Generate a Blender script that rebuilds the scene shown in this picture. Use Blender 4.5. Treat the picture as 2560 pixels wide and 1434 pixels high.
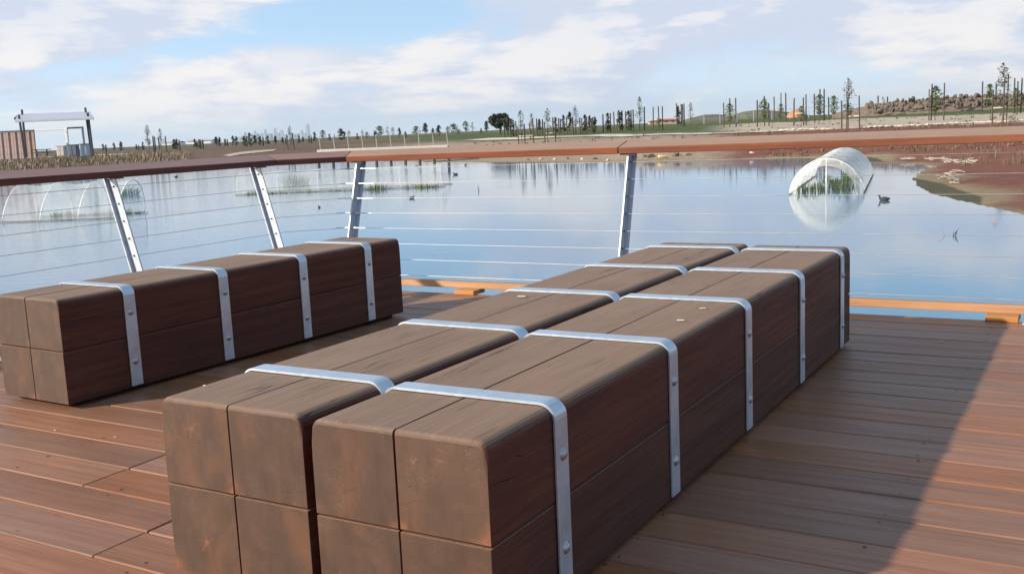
import bpy, bmesh, math, random
import numpy as np
from mathutils import Vector, Matrix

for o in list(bpy.data.objects):
    bpy.data.objects.remove(o, do_unlink=True)
scene = bpy.context.scene
COL = scene.collection
R = random.Random(7)
rad = math.radians

# ------------------------------------------------------------------ camera
CAM = Vector((0, 0, 1.1495)); FPX = 2552.4; PITCH = 0.1528; ROLL = -0.0454
_fw = Vector((0, math.cos(PITCH), -math.sin(PITCH)))
_r0 = Vector((1, 0, 0)); _u0 = _r0.cross(_fw)
_r = math.cos(ROLL) * _r0 + math.sin(ROLL) * _u0
_u = -math.sin(ROLL) * _r0 + math.cos(ROLL) * _u0
cd = bpy.data.cameras.new('camera'); cam = bpy.data.objects.new('camera', cd); COL.objects.link(cam)
cam.matrix_world = Matrix(((_r.x, _u.x, -_fw.x, CAM.x), (_r.y, _u.y, -_fw.y, CAM.y), (_r.z, _u.z, -_fw.z, CAM.z), (0, 0, 0, 1)))
cd.sensor_width = 36; cd.lens = FPX / 2560 * 36; cd.clip_start = 0.05; cd.clip_end = 90000
scene.camera = cam

# ------------------------------------------------------------------ sun and sky
SUN_TO = Vector((-1.0, -0.37, 0.49)).normalized()          # towards the sun
SUN_EL = math.asin(SUN_TO.z)
sd_ = bpy.data.lights.new('sun', 'SUN'); sun = bpy.data.objects.new('sun', sd_); COL.objects.link(sun)
sun.rotation_euler = (-SUN_TO).to_track_quat('-Z', 'Y').to_euler()
sd_.energy = 5.0; sd_.angle = rad(0.9); sd_.color = (1.0, 0.85, 0.66)

world = bpy.data.worlds.new('World'); scene.world = world; world.use_nodes = True
nt = world.node_tree; nt.nodes.clear()
class N:
    """small helper for node trees"""
    def __init__(s, tree): s.t = tree
    def n(s, typ, **kw):
        x = s.t.nodes.new(typ)
        for k, v in kw.items(): setattr(x, k, v)
        return x
    def link(s, a, b): s.t.links.new(a, b)
    def put(s, sock, v):
        if hasattr(v, 'is_output'): s.link(v, sock)
        else: sock.default_value = v
    def math(s, op, a, b=None, c=None, clamp=False):
        x = s.n('ShaderNodeMath', operation=op); x.use_clamp = clamp
        s.put(x.inputs[0], a)
        if b is not None: s.put(x.inputs[1], b)
        if c is not None: s.put(x.inputs[2], c)
        return x.outputs[0]
    def mix(s, f, a, b, blend='MIX'):
        x = s.n('ShaderNodeMix', data_type='RGBA', blend_type=blend)
        s.put(x.inputs[0], f)
        for sock, v in ((x.inputs[6], a), (x.inputs[7], b)):
            if isinstance(v, tuple) and len(v) == 3: v = (*v, 1)
            s.put(sock, v)
        return x.outputs[2]
    def noise(s, vec, scale, detail=4, rough=.55, dist=0, dim='3D'):
        x = s.n('ShaderNodeTexNoise', noise_dimensions=dim)
        if vec is not None: s.link(vec, x.inputs['Vector'])
        x.inputs['Scale'].default_value = scale; x.inputs['Detail'].default_value = detail
        x.inputs['Roughness'].default_value = rough; x.inputs['Distortion'].default_value = dist
        return x.outputs[0]
    def ramp(s, f, stops, interp='LINEAR'):
        x = s.n('ShaderNodeValToRGB'); cr = x.color_ramp; cr.interpolation = interp
        while len(cr.elements) < len(stops): cr.elements.new(.5)
        for e, (p, c) in zip(cr.elements, stops):
            e.position = p; e.color = (*c, 1) if isinstance(c, tuple) else (c, c, c, 1)
        s.put(x.inputs[0], f); return x.outputs[0]
    def rng(s, v, a, b, c=0., d=1., smooth=False):
        x = s.n('ShaderNodeMapRange'); x.interpolation_type = 'SMOOTHSTEP' if smooth else 'LINEAR'
        s.put(x.inputs[0], v)
        for i, q in enumerate((a, b, c, d)): x.inputs[1 + i].default_value = q
        return x.outputs[0]
    def mapping(s, vec, scale=(1, 1, 1), loc=(0, 0, 0), rot=(0, 0, 0)):
        x = s.n('ShaderNodeMapping'); s.link(vec, x.inputs[0])
        x.inputs['Scale'].default_value = scale; s.put(x.inputs['Location'], loc); x.inputs['Rotation'].default_value = rot
        return x.outputs[0]

w = N(nt)
SKY_STRENGTH = 0.1
sky = w.n('ShaderNodeTexSky', sky_type='NISHITA'); sky.sun_disc = False
sky.sun_elevation = SUN_EL; sky.sun_rotation = math.atan2(SUN_TO.x, SUN_TO.y)
sky.air_density = 1.0; sky.dust_density = 0.6; sky.ozone_density = 1.5
tc = w.n('ShaderNodeTexCoord')
dirv = tc.outputs['Generated']
lift = w.n('ShaderNodeVectorMath', operation='ADD'); w.link(dirv, lift.inputs[0]); lift.inputs[1].default_value = (0, 0, .40)
w.link(lift.outputs[0], sky.inputs[0])
sep = w.n('ShaderNodeSeparateXYZ'); w.link(dirv, sep.inputs[0])
az = w.math('MULTIPLY', w.math('ARCTAN2', sep.outputs[0], sep.outputs[1]), 57.2958)      # degrees, right of the view axis
el = w.math('MULTIPLY', w.math('ARCSINE', sep.outputs[2]), 57.2958)
cvec = w.mapping(dirv, (1, 1, 3.0), (0.3, 0.1, 0.35), (0, rad(4), 0))
big = w.noise(cvec, 4.4, 9, .57, .2)
lit = w.noise(w.mapping(dirv, (1, 1, 3.0), (0.3 - .035, 0.1, 0.35 + .06), (0, rad(4), 0)), 4.4, 6, .55, .2)
fine = w.noise(w.mapping(dirv, (1, 1, 5.0), (2, 1, 0)), 13, 7, .6, .2)
def blob(ca, ce, ra, re, tilt=0.):
    a = w.math('SUBTRACT', az, ca); e = w.math('SUBTRACT', el, ce)
    if tilt: e = w.math('SUBTRACT', e, w.math('MULTIPLY', a, tilt))
    q = w.math('ADD', w.math('POWER', w.math('DIVIDE', a, ra), 2), w.math('POWER', w.math('DIVIDE', e, re), 2))
    return w.math('EXPONENT', w.math('MULTIPLY', q, -1))
gap = w.math('ADD', w.math('MULTIPLY', blob(-9.0, 6.4, 8.0, 1.7, .10), .38), w.math('MULTIPLY', blob(-18.5, 4.6, 5.0, .9, .05), .17))
puff = w.math('ADD', w.math('MULTIPLY', blob(-11.5, 4.1, 3.2, 1.1), .22), w.math('MULTIPLY', blob(19., 3.2, 5., .8), .10))
mass = w.math('ADD', w.math('MULTIPLY', blob(-25, 7.4, 10, 2.3), .22), w.math('MULTIPLY', blob(12, 6.0, 20, 2.6), .14))
cov = w.math('ADD', w.math('ADD', w.math('SUBTRACT', big, gap), puff), mass)
high = w.math('MULTIPLY', w.rng(el, 6.8, 11, 0, 1, True), .17)
cov = w.math('SUBTRACT', cov, high)
cov = w.math('ADD', cov, w.math('MULTIPLY', w.math('SUBTRACT', fine, .5), .22))
dens = w.rng(cov, .37, .545, 0, 1, True)
# light and shade inside the clouds
rel = w.math('SUBTRACT', big, lit)
shade = w.rng(w.math('ADD', w.math('MULTIPLY', rel, 2.4), w.math('MULTIPLY', w.math('SUBTRACT', fine, .5), .8)), -.17, .24, 0, 1, True)
shade = w.math('SUBTRACT', w.math('ADD', shade, w.math('MULTIPLY', puff, 3.0)), w.math('MULTIPLY', mass, 2.6), clamp=True)
K = 1 / SKY_STRENGTH
ccol = w.mix(shade, tuple(c * K for c in (.46, .50, .60)), tuple(c * K for c in (.70, .665, .64)))
# thin hazy veil close to the horizon
veil = w.math('MULTIPLY', w.rng(el, 0.3, 6.5, 1, 0, True), .88)
skyc = w.mix(1.0, sky.outputs[0], (3.5, 3.15, 2.5), 'MULTIPLY')
skyc = w.mix(veil, skyc, tuple(c * K for c in (.53, .61, .66)))
cdens = w.math('MULTIPLY', dens, w.rng(el, -0.3, 2.2, .4, .95, True))
final = w.mix(cdens, skyc, ccol)
bg = w.n('ShaderNodeBackground'); bg.inputs[1].default_value = SKY_STRENGTH
w.link(final, bg.inputs[0])
wo = w.n('ShaderNodeOutputWorld'); w.link(bg.outputs[0], wo.inputs[0])

scene.view_settings.view_transform = 'Standard'; scene.view_settings.look = 'None'
scene.view_settings.exposure = 0.55; scene.view_settings.gamma = 1.0
scene.view_settings.use_curve_mapping = False
scene.render.engine = 'CYCLES'
scene.cycles.max_bounces = 8; scene.cycles.transparent_max_bounces = 24; scene.cycles.volume_bounces = 0

# ------------------------------------------------------------------ helpers
def ray(px, py):
    px, py = float(px), float(py)
    return _fw + (px - 1280) / FPX * _r + (717 - py) / FPX * _u
def on_level(px, py, z):
    d = ray(px, py); return CAM + d * ((z - CAM.z) / d.z)
def at(px, py, Y):
    """point at forward distance Y"""
    d = ray(px, py); return CAM + d * (Y / d.y)

def link(o, parent=None):
    COL.objects.link(o)
    if parent is not None: o.parent = parent
    return o
def mesh(name, verts, faces, mat=None, parent=None, smooth=False):
    me = bpy.data.meshes.new(name); me.from_pydata([tuple(v) for v in verts], [], faces); me.update()
    if smooth: me.shade_smooth()
    for m in (mat if isinstance(mat, (list, tuple)) else [mat]):
        if m is not None: me.materials.append(m)
    return link(bpy.data.objects.new(name, me), parent)
def from_bm(name, bm, mat=None, parent=None, smooth=False):
    me = bpy.data.meshes.new(name); bm.to_mesh(me); bm.free()
    if smooth: me.shade_smooth()
    for m in (mat if isinstance(mat, (list, tuple)) else [mat]):
        if m is not None: me.materials.append(m)
    return link(bpy.data.objects.new(name, me), parent)
def inst(name, me, parent=None, loc=(0, 0, 0), rot=(0, 0, 0), scale=(1, 1, 1)):
    o = bpy.data.objects.new(name, me); o.location = loc; o.rotation_euler = rot; o.scale = scale
    return link(o, parent)
def empty(name, loc=(0, 0, 0), rz=0., parent=None):
    o = bpy.data.objects.new(name, None); o.empty_display_size = .1
    o.location = loc; o.rotation_euler = (0, 0, rz); return link(o, parent)
def tag(o, label=None, cat=None, group=None, kind=None):
    if label: o['label'] = label
    if cat: o['category'] = cat
    if group: o['group'] = group
    if kind: o['kind'] = kind
    return o
class MB:
    """collects boxes, tubes and quads into one mesh"""
    def __init__(s): s.v = []; s.f = []
    def add(s, v, f):
        k = len(s.v); s.v += [tuple(q) for q in v]; s.f += [tuple(i + k for i in g) for g in f]; return s
    def box(s, c, d, M=None):
        x, y, z = d[0] / 2, d[1] / 2, d[2] / 2
        v = [Vector((a * x, b * y, e * z)) for a in (-1, 1) for b in (-1, 1) for e in (-1, 1)]
        if M is not None: v = [M @ q for q in v]
        c = Vector(c); v = [q + c for q in v]
        return s.add(v, [(0, 1, 3, 2), (4, 6, 7, 5), (0, 4, 5, 1), (2, 3, 7, 6), (0, 2, 6, 4), (1, 5, 7, 3)])
    def tube(s, pts, r, seg=6, cap=True):
        pts = [Vector(p) for p in pts]; rs = r if isinstance(r, (list, tuple)) else [r] * len(pts)
        rings = []; up = Vector((0, 0, 1))
        for i, p in enumerate(pts):
            d = (pts[min(i + 1, len(pts) - 1)] - pts[max(i - 1, 0)]).normalized()
            a = d.cross(up)
            if a.length < 1e-4: a = d.cross(Vector((1, 0, 0)))
            a.normalize(); b = a.cross(d)
            rings.append([p + (a * math.cos(t) + b * math.sin(t)) * rs[i] for t in [2 * math.pi * k / seg for k in range(seg)]])
        v = [q for g in rings for q in g]; f = []
        for i in range(len(pts) - 1):
            for k in range(seg):
                f.append((i * seg + k, i * seg + (k + 1) % seg, (i + 1) * seg + (k + 1) % seg, (i + 1) * seg + k))
        if cap: f += [tuple(range(seg))[::-1], tuple((len(pts) - 1) * seg + k for k in range(seg))]
        return s.add(v, f)
    def build(s, name, mat, parent=None, smooth=False): return mesh(name, s.v, s.f, mat, parent, smooth)

def chamfer_box(lx, ly, lz, b):
    """box centred on the origin with chamfered edges: 24 verts"""
    h = (lx / 2, ly / 2, lz / 2); v = []; idx = {}
    for sx in (-1, 1):
        for sy in (-1, 1):
            for sz in (-1, 1):
                for ax in range(3):
                    p = [sx * (h[0] - b), sy * (h[1] - b), sz * (h[2] - b)]
                    p[ax] = (sx, sy, sz)[ax] * h[ax]
                    idx[(sx, sy, sz, ax)] = len(v); v.append(tuple(p))
    f = []
    for ax in range(3):
        o1, o2 = [(1, 2), (2, 0), (0, 1)][ax]
        for s in (-1, 1):
            q = []
            for a, c in ((-1, -1), (1, -1), (1, 1), (-1, 1)):
                k = [0, 0, 0]; k[ax] = s; k[o1] = a; k[o2] = c; q.append(idx[(*k, ax)])
            f.append(tuple(q if s > 0 else q[::-1]))
    for ax in range(3):
        o1, o2 = [(1, 2), (2, 0), (0, 1)][ax]
        for a in (-1, 1):
            for c in (-1, 1):
                def g(e, k2):
                    k = [0, 0, 0]; k[ax] = e; k[o1] = a; k[o2] = c; return idx[(*k, k2)]
                q = [g(-1, o1), g(1, o1), g(1, o2), g(-1, o2)]
                f.append(tuple(q if a * c > 0 else q[::-1]))
    for sx in (-1, 1):
        for sy in (-1, 1):
            for sz in (-1, 1):
                q = [idx[(sx, sy, sz, k)] for k in range(3)]
                f.append(tuple(q if sx * sy * sz > 0 else q[::-1]))
    return v, f

# ------------------------------------------------------------------ materials
def newmat(name):
    m = bpy.data.materials.new(name); m.use_nodes = True
    t = m.node_tree; b = t.nodes['Principled BSDF']; return m, N(t), b
def simple(name, col, rough=.7, metal=0., var=.25, scale=6., bump=0.):
    m, k, b = newmat(name)
    tcn = k.n('ShaderNodeTexCoord'); ns = k.noise(tcn.outputs['Object'], scale, 5)
    lo = tuple(c * (1 - var) for c in col); hi = tuple(min(1, c * (1 + var)) for c in col)
    k.link(k.ramp(ns, [(.3, lo), (.7, hi)]), b.inputs['Base Color'])
    b.inputs['Roughness'].default_value = rough; b.inputs['Metallic'].default_value = metal
    if bump:
        bn = k.n('ShaderNodeBump'); bn.inputs[0].default_value = bump; bn.inputs[1].default_value = .01
        k.link(k.noise(tcn.outputs['Object'], scale * 4, 6), bn.inputs['Height']); k.link(bn.outputs[0], b.inputs['Normal'])
    return m

def wood(name, dark, mid, light, weather=None, axis=1, rough=.55, scale=1., wamount=.8, cracks=.5, spots=0., vary=(.86, 1.15)):
    """long-grained hardwood; grain runs along the given object axis; weather = grey colour of faces open to the sky"""
    m, k, b = newmat(name)
    tcn = k.n('ShaderNodeTexCoord'); oi = k.n('ShaderNodeObjectInfo')
    off = k.n('ShaderNodeCombineXYZ')
    for i, q in enumerate((13.7, 31.1, 7.3)): k.link(k.math('MULTIPLY', oi.outputs['Random'], q), off.inputs[i])
    sc = [34 * scale] * 3; sc[axis] = 1.1 * scale
    g = k.mapping(tcn.outputs['Object'], tuple(sc), off.outputs[0])
    grain = k.noise(g, 1.0, 10, .68, .12)
    sc2 = [150 * scale] * 3; sc2[axis] = 3.2 * scale
    fib = k.noise(k.mapping(tcn.outputs['Object'], tuple(sc2), off.outputs[0]), 1.0, 4, .6)
    sc3 = [4 * scale] * 3; sc3[axis] = 1.1 * scale
    blot = k.noise(k.mapping(tcn.outputs['Object'], tuple(sc3), off.outputs[0]), 1.3, 8, .65, .3)
    col = k.ramp(grain, [(.28, dark), (.5, mid), (.74, light)])
    col = k.mix(k.rng(blot, .42, .72, 0, .55), col, dark)
    # piece to piece difference
    hs = k.n('ShaderNodeHueSaturation'); k.link(col, hs.inputs['Color'])
    hs.inputs['Hue'].default_value = .5
    k.link(k.rng(oi.outputs['Random'], 0, 1, vary[0], vary[1]), hs.inputs['Value'])
    k.link(k.rng(k.math('FRACT', k.math('MULTIPLY', oi.outputs['Random'], 7.77)), 0, 1, .82, 1.14), hs.inputs['Saturation'])
    col = hs.outputs[0]
    if weather:
        ge = k.n('ShaderNodeNewGeometry'); sp = k.n('ShaderNodeSeparateXYZ'); k.link(ge.outputs['Normal'], sp.inputs[0])
        up = k.rng(sp.outputs[2], .35, .9, 0, wamount, True)
        wf = k.math('MULTIPLY', up, k.rng(k.math('ADD', k.math('MULTIPLY', blot, .6), k.math('MULTIPLY', grain, .4)), .32, .68, 1.0, .6))
        wc = k.mix(k.rng(fib, .3, .7, 0, 1), tuple(c * .72 for c in weather), weather)
        col = k.mix(wf, col, wc)
    # drying checks: thin dark lines along the grain
    sc4 = [16 * scale] * 3; sc4[axis] = .75 * scale
    ck = k.noise(k.mapping(tcn.outputs['Object'], tuple(sc4), off.outputs[0]), 1.0, 3, .5, .3)
    ckm = k.math('MULTIPLY', k.rng(k.math('ABSOLUTE', k.math('SUBTRACT', ck, .5)), .0, .011, 1, 0), k.rng(blot, .5, .62, 0, cracks))
    col = k.mix(ckm, col, tuple(c * .18 for c in dark))
    if spots:
        vs = k.n('ShaderNodeTexVoronoi'); k.link(tcn.outputs['Object'], vs.inputs['Vector']); vs.inputs['Scale'].default_value = 9
        sm = k.math('MULTIPLY', k.rng(vs.outputs['Distance'], .03, .05, 1, 0), k.math('GREATER_THAN', k.noise(tcn.outputs['Object'], 3.1, 2), .60))
        col = k.mix(k.math('MULTIPLY', sm, spots), col, (.62, .58, .54))
    k.link(col, b.inputs['Base Color'])
    k.link(k.rng(grain, .3, .7, rough + .1, rough - .08), b.inputs['Roughness']); b.inputs['Specular IOR Level'].default_value = .3
    bn = k.n('ShaderNodeBump'); bn.inputs[0].default_value = .35; bn.inputs[1].default_value = .004
    hgt = k.math('SUBTRACT', k.math('ADD', k.math('MULTIPLY', fib, .6), k.math('MULTIPLY', grain, .7)), k.math('MULTIPLY', ckm, 2.))
    k.link(hgt, bn.inputs['Height']); k.link(bn.outputs[0], b.inputs['Normal'])
    return m

def end_grain(name, a, c, hot):
    """sawn end of a square baulk: faint rings and star shaped checks round the heart, raw orange patches"""
    m, k, b = newmat(name)
    tcn = k.n('ShaderNodeTexCoord'); oi = k.n('ShaderNodeObjectInfo')
    rn = oi.outputs['Random']
    off = k.n('ShaderNodeCombineXYZ')
    k.link(k.rng(rn, 0, 1, -.05, .06), off.inputs[0]); k.link(k.rng(k.math('FRACT', k.math('MULTIPLY', rn, 9.1)), 0, 1, -.06, .05), off.inputs[2])
    o2 = k.n('ShaderNodeCombineXYZ')
    for i, q in enumerate((5.1, 8.3, 2.9)): k.link(k.math('MULTIPLY', rn, q), o2.inputs[i])
    p = k.mapping(tcn.outputs['Object'], (1, 0, 1), off.outputs[0])
    pr = k.mapping(tcn.outputs['Object'], (1, 0.2, 1), o2.outputs[0])
    ln = k.n('ShaderNodeVectorMath', operation='LENGTH'); k.link(p, ln.inputs[0]); dist = ln.outputs['Value']
    wob = k.noise(pr, 7, 3)
    rings = k.math('SINE', k.math('ADD', k.math('MULTIPLY', dist, 640), k.math('MULTIPLY', wob, 14)))
    bl = k.noise(pr, 9, 6, .6, .5)
    fi = k.noise(pr, 120, 3)
    col = k.mix(k.rng(bl, .3, .7), a, c)
    col = k.mix(k.math('MULTIPLY', k.rng(rings, -1, 1), .07), col, tuple(q * .5 for q in a))
    col = k.mix(k.rng(fi, .35, .7, 0, .12), col, tuple(q * .6 for q in a))
    mot = k.noise(pr, 5.0, 6, .62, .6)
    col = k.mix(k.rng(mot, .48, .68, 0, .8, True), col, (.105, .043, .020))
    wet = k.noise(k.mapping(pr, (1, 1, 1), (3, 1, 2)), 4.0, 7, .66, .4)
    col = k.mix(k.rng(wet, .52, .7, 0, .6, True), col, (.034, .021, .015))
    scv = k.noise(k.mapping(pr, (1, 1, 2.5), (7, 2, 5), (0, rad(35), 0)), 9, 2, .5, .6)
    col = k.mix(k.math('MULTIPLY', k.rng(k.math('ABSOLUTE', k.math('SUBTRACT', scv, .5)), 0, .005, 1, 0), k.rng(bl, .5, .6, 0, .55)), col, (.17, .105, .075))
    # star at the heart
    sp = k.n('ShaderNodeSeparateXYZ'); k.link(p, sp.inputs[0])
    ang = k.math('ARCTAN2', sp.outputs[0], sp.outputs[2])
    ray_ = k.math('POWER', k.math('ABSOLUTE', k.math('SINE', k.math('ADD', k.math('ADD', k.math('MULTIPLY', ang, 2.5), k.math('MULTIPLY', k.noise(pr, 18, 3), 7)), k.math('MULTIPLY', rn, 20)))), 14)
    star = k.math('MULTIPLY', k.math('ADD', k.math('MULTIPLY', ray_, .75), k.rng(dist, .004, .012, 1, 0)), k.rng(dist, .004, .04, .8, 0), clamp=True)
    star = k.math('MULTIPLY', k.math('MULTIPLY', star, oi.outputs['Object Index']), k.rng(k.noise(pr, 45, 4), .34, .58, .1, .95))
    col = k.mix(star, col, hot)
    s0 = k.n('ShaderNodeSeparateXYZ'); k.link(tcn.outputs['Object'], s0.inputs[0])
    edge_ = k.math('MAXIMUM', k.math('DIVIDE', k.math('ABSOLUTE', s0.outputs[0]), .1215), k.math('DIVIDE', k.math('ABSOLUTE', s0.outputs[2]), .1175))
    corner_ = k.math('ADD', k.math('DIVIDE', k.math('ABSOLUTE', s0.outputs[0]), .1215), k.math('DIVIDE', k.math('MULTIPLY', s0.outputs[2], -1), .1175))
    raw = k.math('MULTIPLY', k.rng(k.noise(pr, 6.5, 4, .6, .3), .45, .66, 0, .75, True), k.math('MAXIMUM', k.rng(edge_, .90, 1.0, 0, .12, True), k.rng(corner_, 1.35, 1.95, 0, 1, True)))
    col = k.mix(raw, col, hot)
    # knife-thin checks
    ck = k.noise(k.mapping(pr, (1, 1, 3)), 6, 2, .5, 1.2)
    ckm = k.math('MULTIPLY', k.rng(k.math('ABSOLUTE', k.math('SUBTRACT', ck, .5)), 0, .006, 1, 0), k.rng(bl, .48, .58, 0, .8))
    col = k.mix(ckm, col, (.02, .012, .01))
    rad_ = k.math('POWER', k.math('ABSOLUTE', k.math('SINE', k.math('ADD', k.math('MULTIPLY', ang, 2.5), k.math('ADD', k.math('MULTIPLY', wob, 3), k.math('MULTIPLY', rn, 9))))), 260)
    col = k.mix(k.math('MULTIPLY', rad_, k.math('MULTIPLY', k.rng(dist, .02, .1, .75, 0), k.rng(bl, .42, .5))), col, (.03, .016, .012))
    stain = k.noise(k.mapping(pr, (3, 1, .8)), 8, 6, .65)
    col = k.mix(k.rng(stain, .48, .72, 0, .5), col, tuple(q * .45 for q in a))
    hs = k.n('ShaderNodeHueSaturation'); k.link(col, hs.inputs['Color']); k.link(k.rng(rn, 0, 1, .85, 1.15), hs.inputs['Value'])
    k.link(hs.outputs[0], b.inputs['Base Color']); b.inputs['Roughness'].default_value = .62
    bn = k.n('ShaderNodeBump'); bn.inputs[0].default_value = .2; bn.inputs[1].default_value = .002
    k.link(k.math('SUBTRACT', k.math('MULTIPLY', fi, .25), k.math('MULTIPLY', ckm, 3)), bn.inputs['Height']); k.link(bn.outputs[0], b.inputs['Normal'])
    return m

M_BEAM = wood('bench_timber', (.048, .0155, .0105), (.076, .0255, .0165), (.125, .043, .024), weather=(.285, .192, .132), axis=1, wamount=.94, cracks=.8, spots=.0, rough=.66)
M_END = end_grain('bench_end_grain', (.050, .0235, .0135), (.082, .0415, .0255), (.24, .085, .038))
M_DECK = wood('deck_timber', (.15, .055, .027), (.245, .097, .047), (.335, .148, .072), weather=(.31, .180, .105), axis=0, wamount=.3, cracks=.3, rough=.45, spots=.0, vary=(.74, 1.2))
M_RAIL = wood('handrail_timber', (.115, .042, .026), (.175, .067, .041), (.235, .100, .063), weather=(.37, .255, .18), axis=0, wamount=.9, cracks=.3, rough=.5)
M_RAIL_DARK = wood('handrail_timber_dark', (.075, .030, .026), (.115, .05, .042), (.16, .075, .06), weather=(.34, .20, .165), axis=0, wamount=.9, cracks=.3, rough=.5)  # darker, duller copy of the handrail timber for the left and corner rails
M_KERB = wood('kerb_timber', (.33, .15, .06), (.48, .235, .10), (.58, .32, .15), weather=(.42, .27, .17), axis=0, wamount=.6, cracks=.2, rough=.55)
M_DARK = simple('dark_hollow_timber', (.02, .014, .012), .9)

def galv(name, col=(.62, .64, .66), rough=.38, metal=.85):
    m, k, b = newmat(name)
    tcn = k.n('ShaderNodeTexCoord')
    vo = k.n('ShaderNodeTexVoronoi'); k.link(tcn.outputs['Object'], vo.inputs['Vector']); vo.inputs['Scale'].default_value = 55
    sp = k.n('ShaderNodeSeparateXYZ'); k.link(vo.outputs['Color'], sp.inputs[0])
    ns = k.noise(tcn.outputs['Object'], 8, 5)
    f = k.math('ADD', k.math('MULTIPLY', sp.outputs[0], .18), k.math('MULTIPLY', ns, .82))
    k.link(k.ramp(f, [(.2, tuple(c * .82 for c in col)), (.8, tuple(min(1, c * 1.12) for c in col))]), b.inputs['Base Color'])
    b.inputs['Metallic'].default_value = metal
    k.link(k.rng(f, .2, .8, rough - .07, rough + .12), b.inputs['Roughness'])
    bn = k.n('ShaderNodeBump'); bn.inputs[0].default_value = .12; bn.inputs[1].default_value = .002
    k.link(ns, bn.inputs['Height']); k.link(bn.outputs[0], b.inputs['Normal'])
    return m
M_GALV = galv('galvanised_steel', (.52, .585, .67), .34, .62)
M_BOLT = galv('bolt_steel', (.42, .43, .45), .42)
M_POST = galv('galvanised_post', (.44, .485, .55), .5, .4)
M_WIRE = galv('stainless_wire', (.44, .43, .42), .4, .8)
M_SCREW = simple('screw_head', (.035, .025, .02), .6)

# ------------------------------------------------------------------ deck frame: k along the back edge, n outwards over the water
E0 = Vector((-.810, 7.511, 0)); ANG = rad(-30.72)
T = Vector((math.cos(ANG), math.sin(ANG), 0)); NV = Vector((-T.y, T.x, 0))
def D(k, n, z=0.): return E0 + T * k + NV * n + Vector((0, 0, z))
WATER_Z = -0.6

# ------------------------------------------------------------------ terrain
shore_px = [(-700, 452), (-300, 437), (0, 428), (300, 413), (600, 403), (900, 402), (1200, 407), (1400, 408), (1650, 404), (1800, 399), (1920, 396),
            (2100, 401), (2250, 407.5), (2345, 415), (2318, 422), (2285, 434), (2278, 450), (2293, 470), (2335, 487), (2400, 503), (2480, 521), (2560, 539), (2800, 596)]
shore = [on_level(x, y, WATER_Z) for x, y in shore_px]
shore = [(p.x, p.y) for p in shore] + [(9.2, 6.), (13, -6.), (10, -24), (-30, -30), (-70, -5), (-90, 40)]
# round the outline a little
def smooth_poly(p, it=2):
    for _ in range(it):
        q = []
        for i in range(len(p)):
            a, b = np.array(p[i]), np.array(p[(i + 1) % len(p)])
            q += [tuple(a * .75 + b * .25), tuple(a * .25 + b * .75)]
        p = q
    return p
SH = np.array(smooth_poly(shore, 3))
_SA = SH; _SB = np.roll(SH, -1, 0)
def sdist(X, Y):
    """signed distance to the lake shore, positive on land"""
    P = np.stack([X, Y], -1)[..., None, :]
    ab = _SB - _SA; t = np.clip(((P - _SA) * ab).sum(-1) / (ab * ab).sum(-1), 0, 1)
    d = np.sqrt((((P - _SA - t[..., None] * ab)) ** 2).sum(-1)).min(-1)
    y = P[..., 1]; x = P[..., 0]
    c = ((_SA[:, 1] > y) != (_SB[:, 1] > y)) & (x < (_SB[:, 0] - _SA[:, 0]) * (y - _SA[:, 1]) / (_SB[:, 1] - _SA[:, 1] + 1e-12) + _SA[:, 0])
    inside = c.sum(-1) % 2 == 1
    return np.where(inside, -d, d)
def sm(a, b, x):
    t = np.clip((x - a) / (b - a), 0, 1); return t * t * (3 - 2 * t)
def wav(X, Y, s, ph=0.):
    return (np.sin(X / s + 1.3 * ph + 1.7 * np.sin(Y / s * .7 + ph)) + np.sin(Y / s * 1.23 + 2.1 * ph + 1.3 * np.sin(X / s * .9)))/2
def terrain(X, Y, sd=None):
    X = np.asarray(X, float); Y = np.asarray(Y, float)
    if sd is None: sd = sdist(X, Y)
    azd = np.degrees(np.arctan2(X, np.maximum(Y, .01)))
    left = 1 - sm(-16, -6, azd)                      # steeper bank on the left
    right = sm(9, 16, azd)
    bank_r = .9 * sm(-2, 24, sd) - .9 * sm(-2, 24, np.zeros_like(sd))
    steep = sm(26, 34, Y) * sm(5, 9, azd)
    bank_r = bank_r * (1 - steep) + steep * (.80 * sm(-.5, 6.5, sd) - .80 * sm(-.5, 6.5, np.zeros_like(sd)) + .10 * sm(6, 24, sd))
    bank_l = 1.05 * sm(0, 9, sd)
    z = WATER_Z + bank_r * (1 - left) + bank_l * left
    rise = .0075 * np.clip(sd - 20, 0, 60) * (1 - left * .75)
    z = z + rise + right * .0055 * np.clip(sd - 40, 0, 80)
    far = np.hypot(X, Y)
    z = np.where(sd > 0, z + .05 * wav(X, Y, 2.7) * sm(1, 6, sd) * (1 - sm(150, 400, far)) + .02 * wav(X, Y, .8, 2) * sm(.3, 3, sd) * (1 - sm(100, 200, far)), z)
    # a low rise behind the field on the right, then flat to the horizon
    z = np.where(sd < 0, WATER_Z - .9 * sm(0, 6, -sd) - .02, z)
    lim = .95 + right * .7
    z = np.minimum(z, lim)
    return z * (1 - sm(400, 900, far)) + .8 * sm(400, 900, far)
GX0, GX1, GY0, GY1, GS = -130., 130., -30., 345., .75
_gx = np.arange(GX0, GX1 + GS, GS); _gy = np.arange(GY0, GY1 + GS, GS)
_GX, _GY = np.meshgrid(_gx, _gy)
_SD = np.concatenate([sdist(_GX.ravel()[i:i + 6000], _GY.ravel()[i:i + 6000]) for i in range(0, _GX.size, 6000)]).reshape(_GX.shape)
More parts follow.
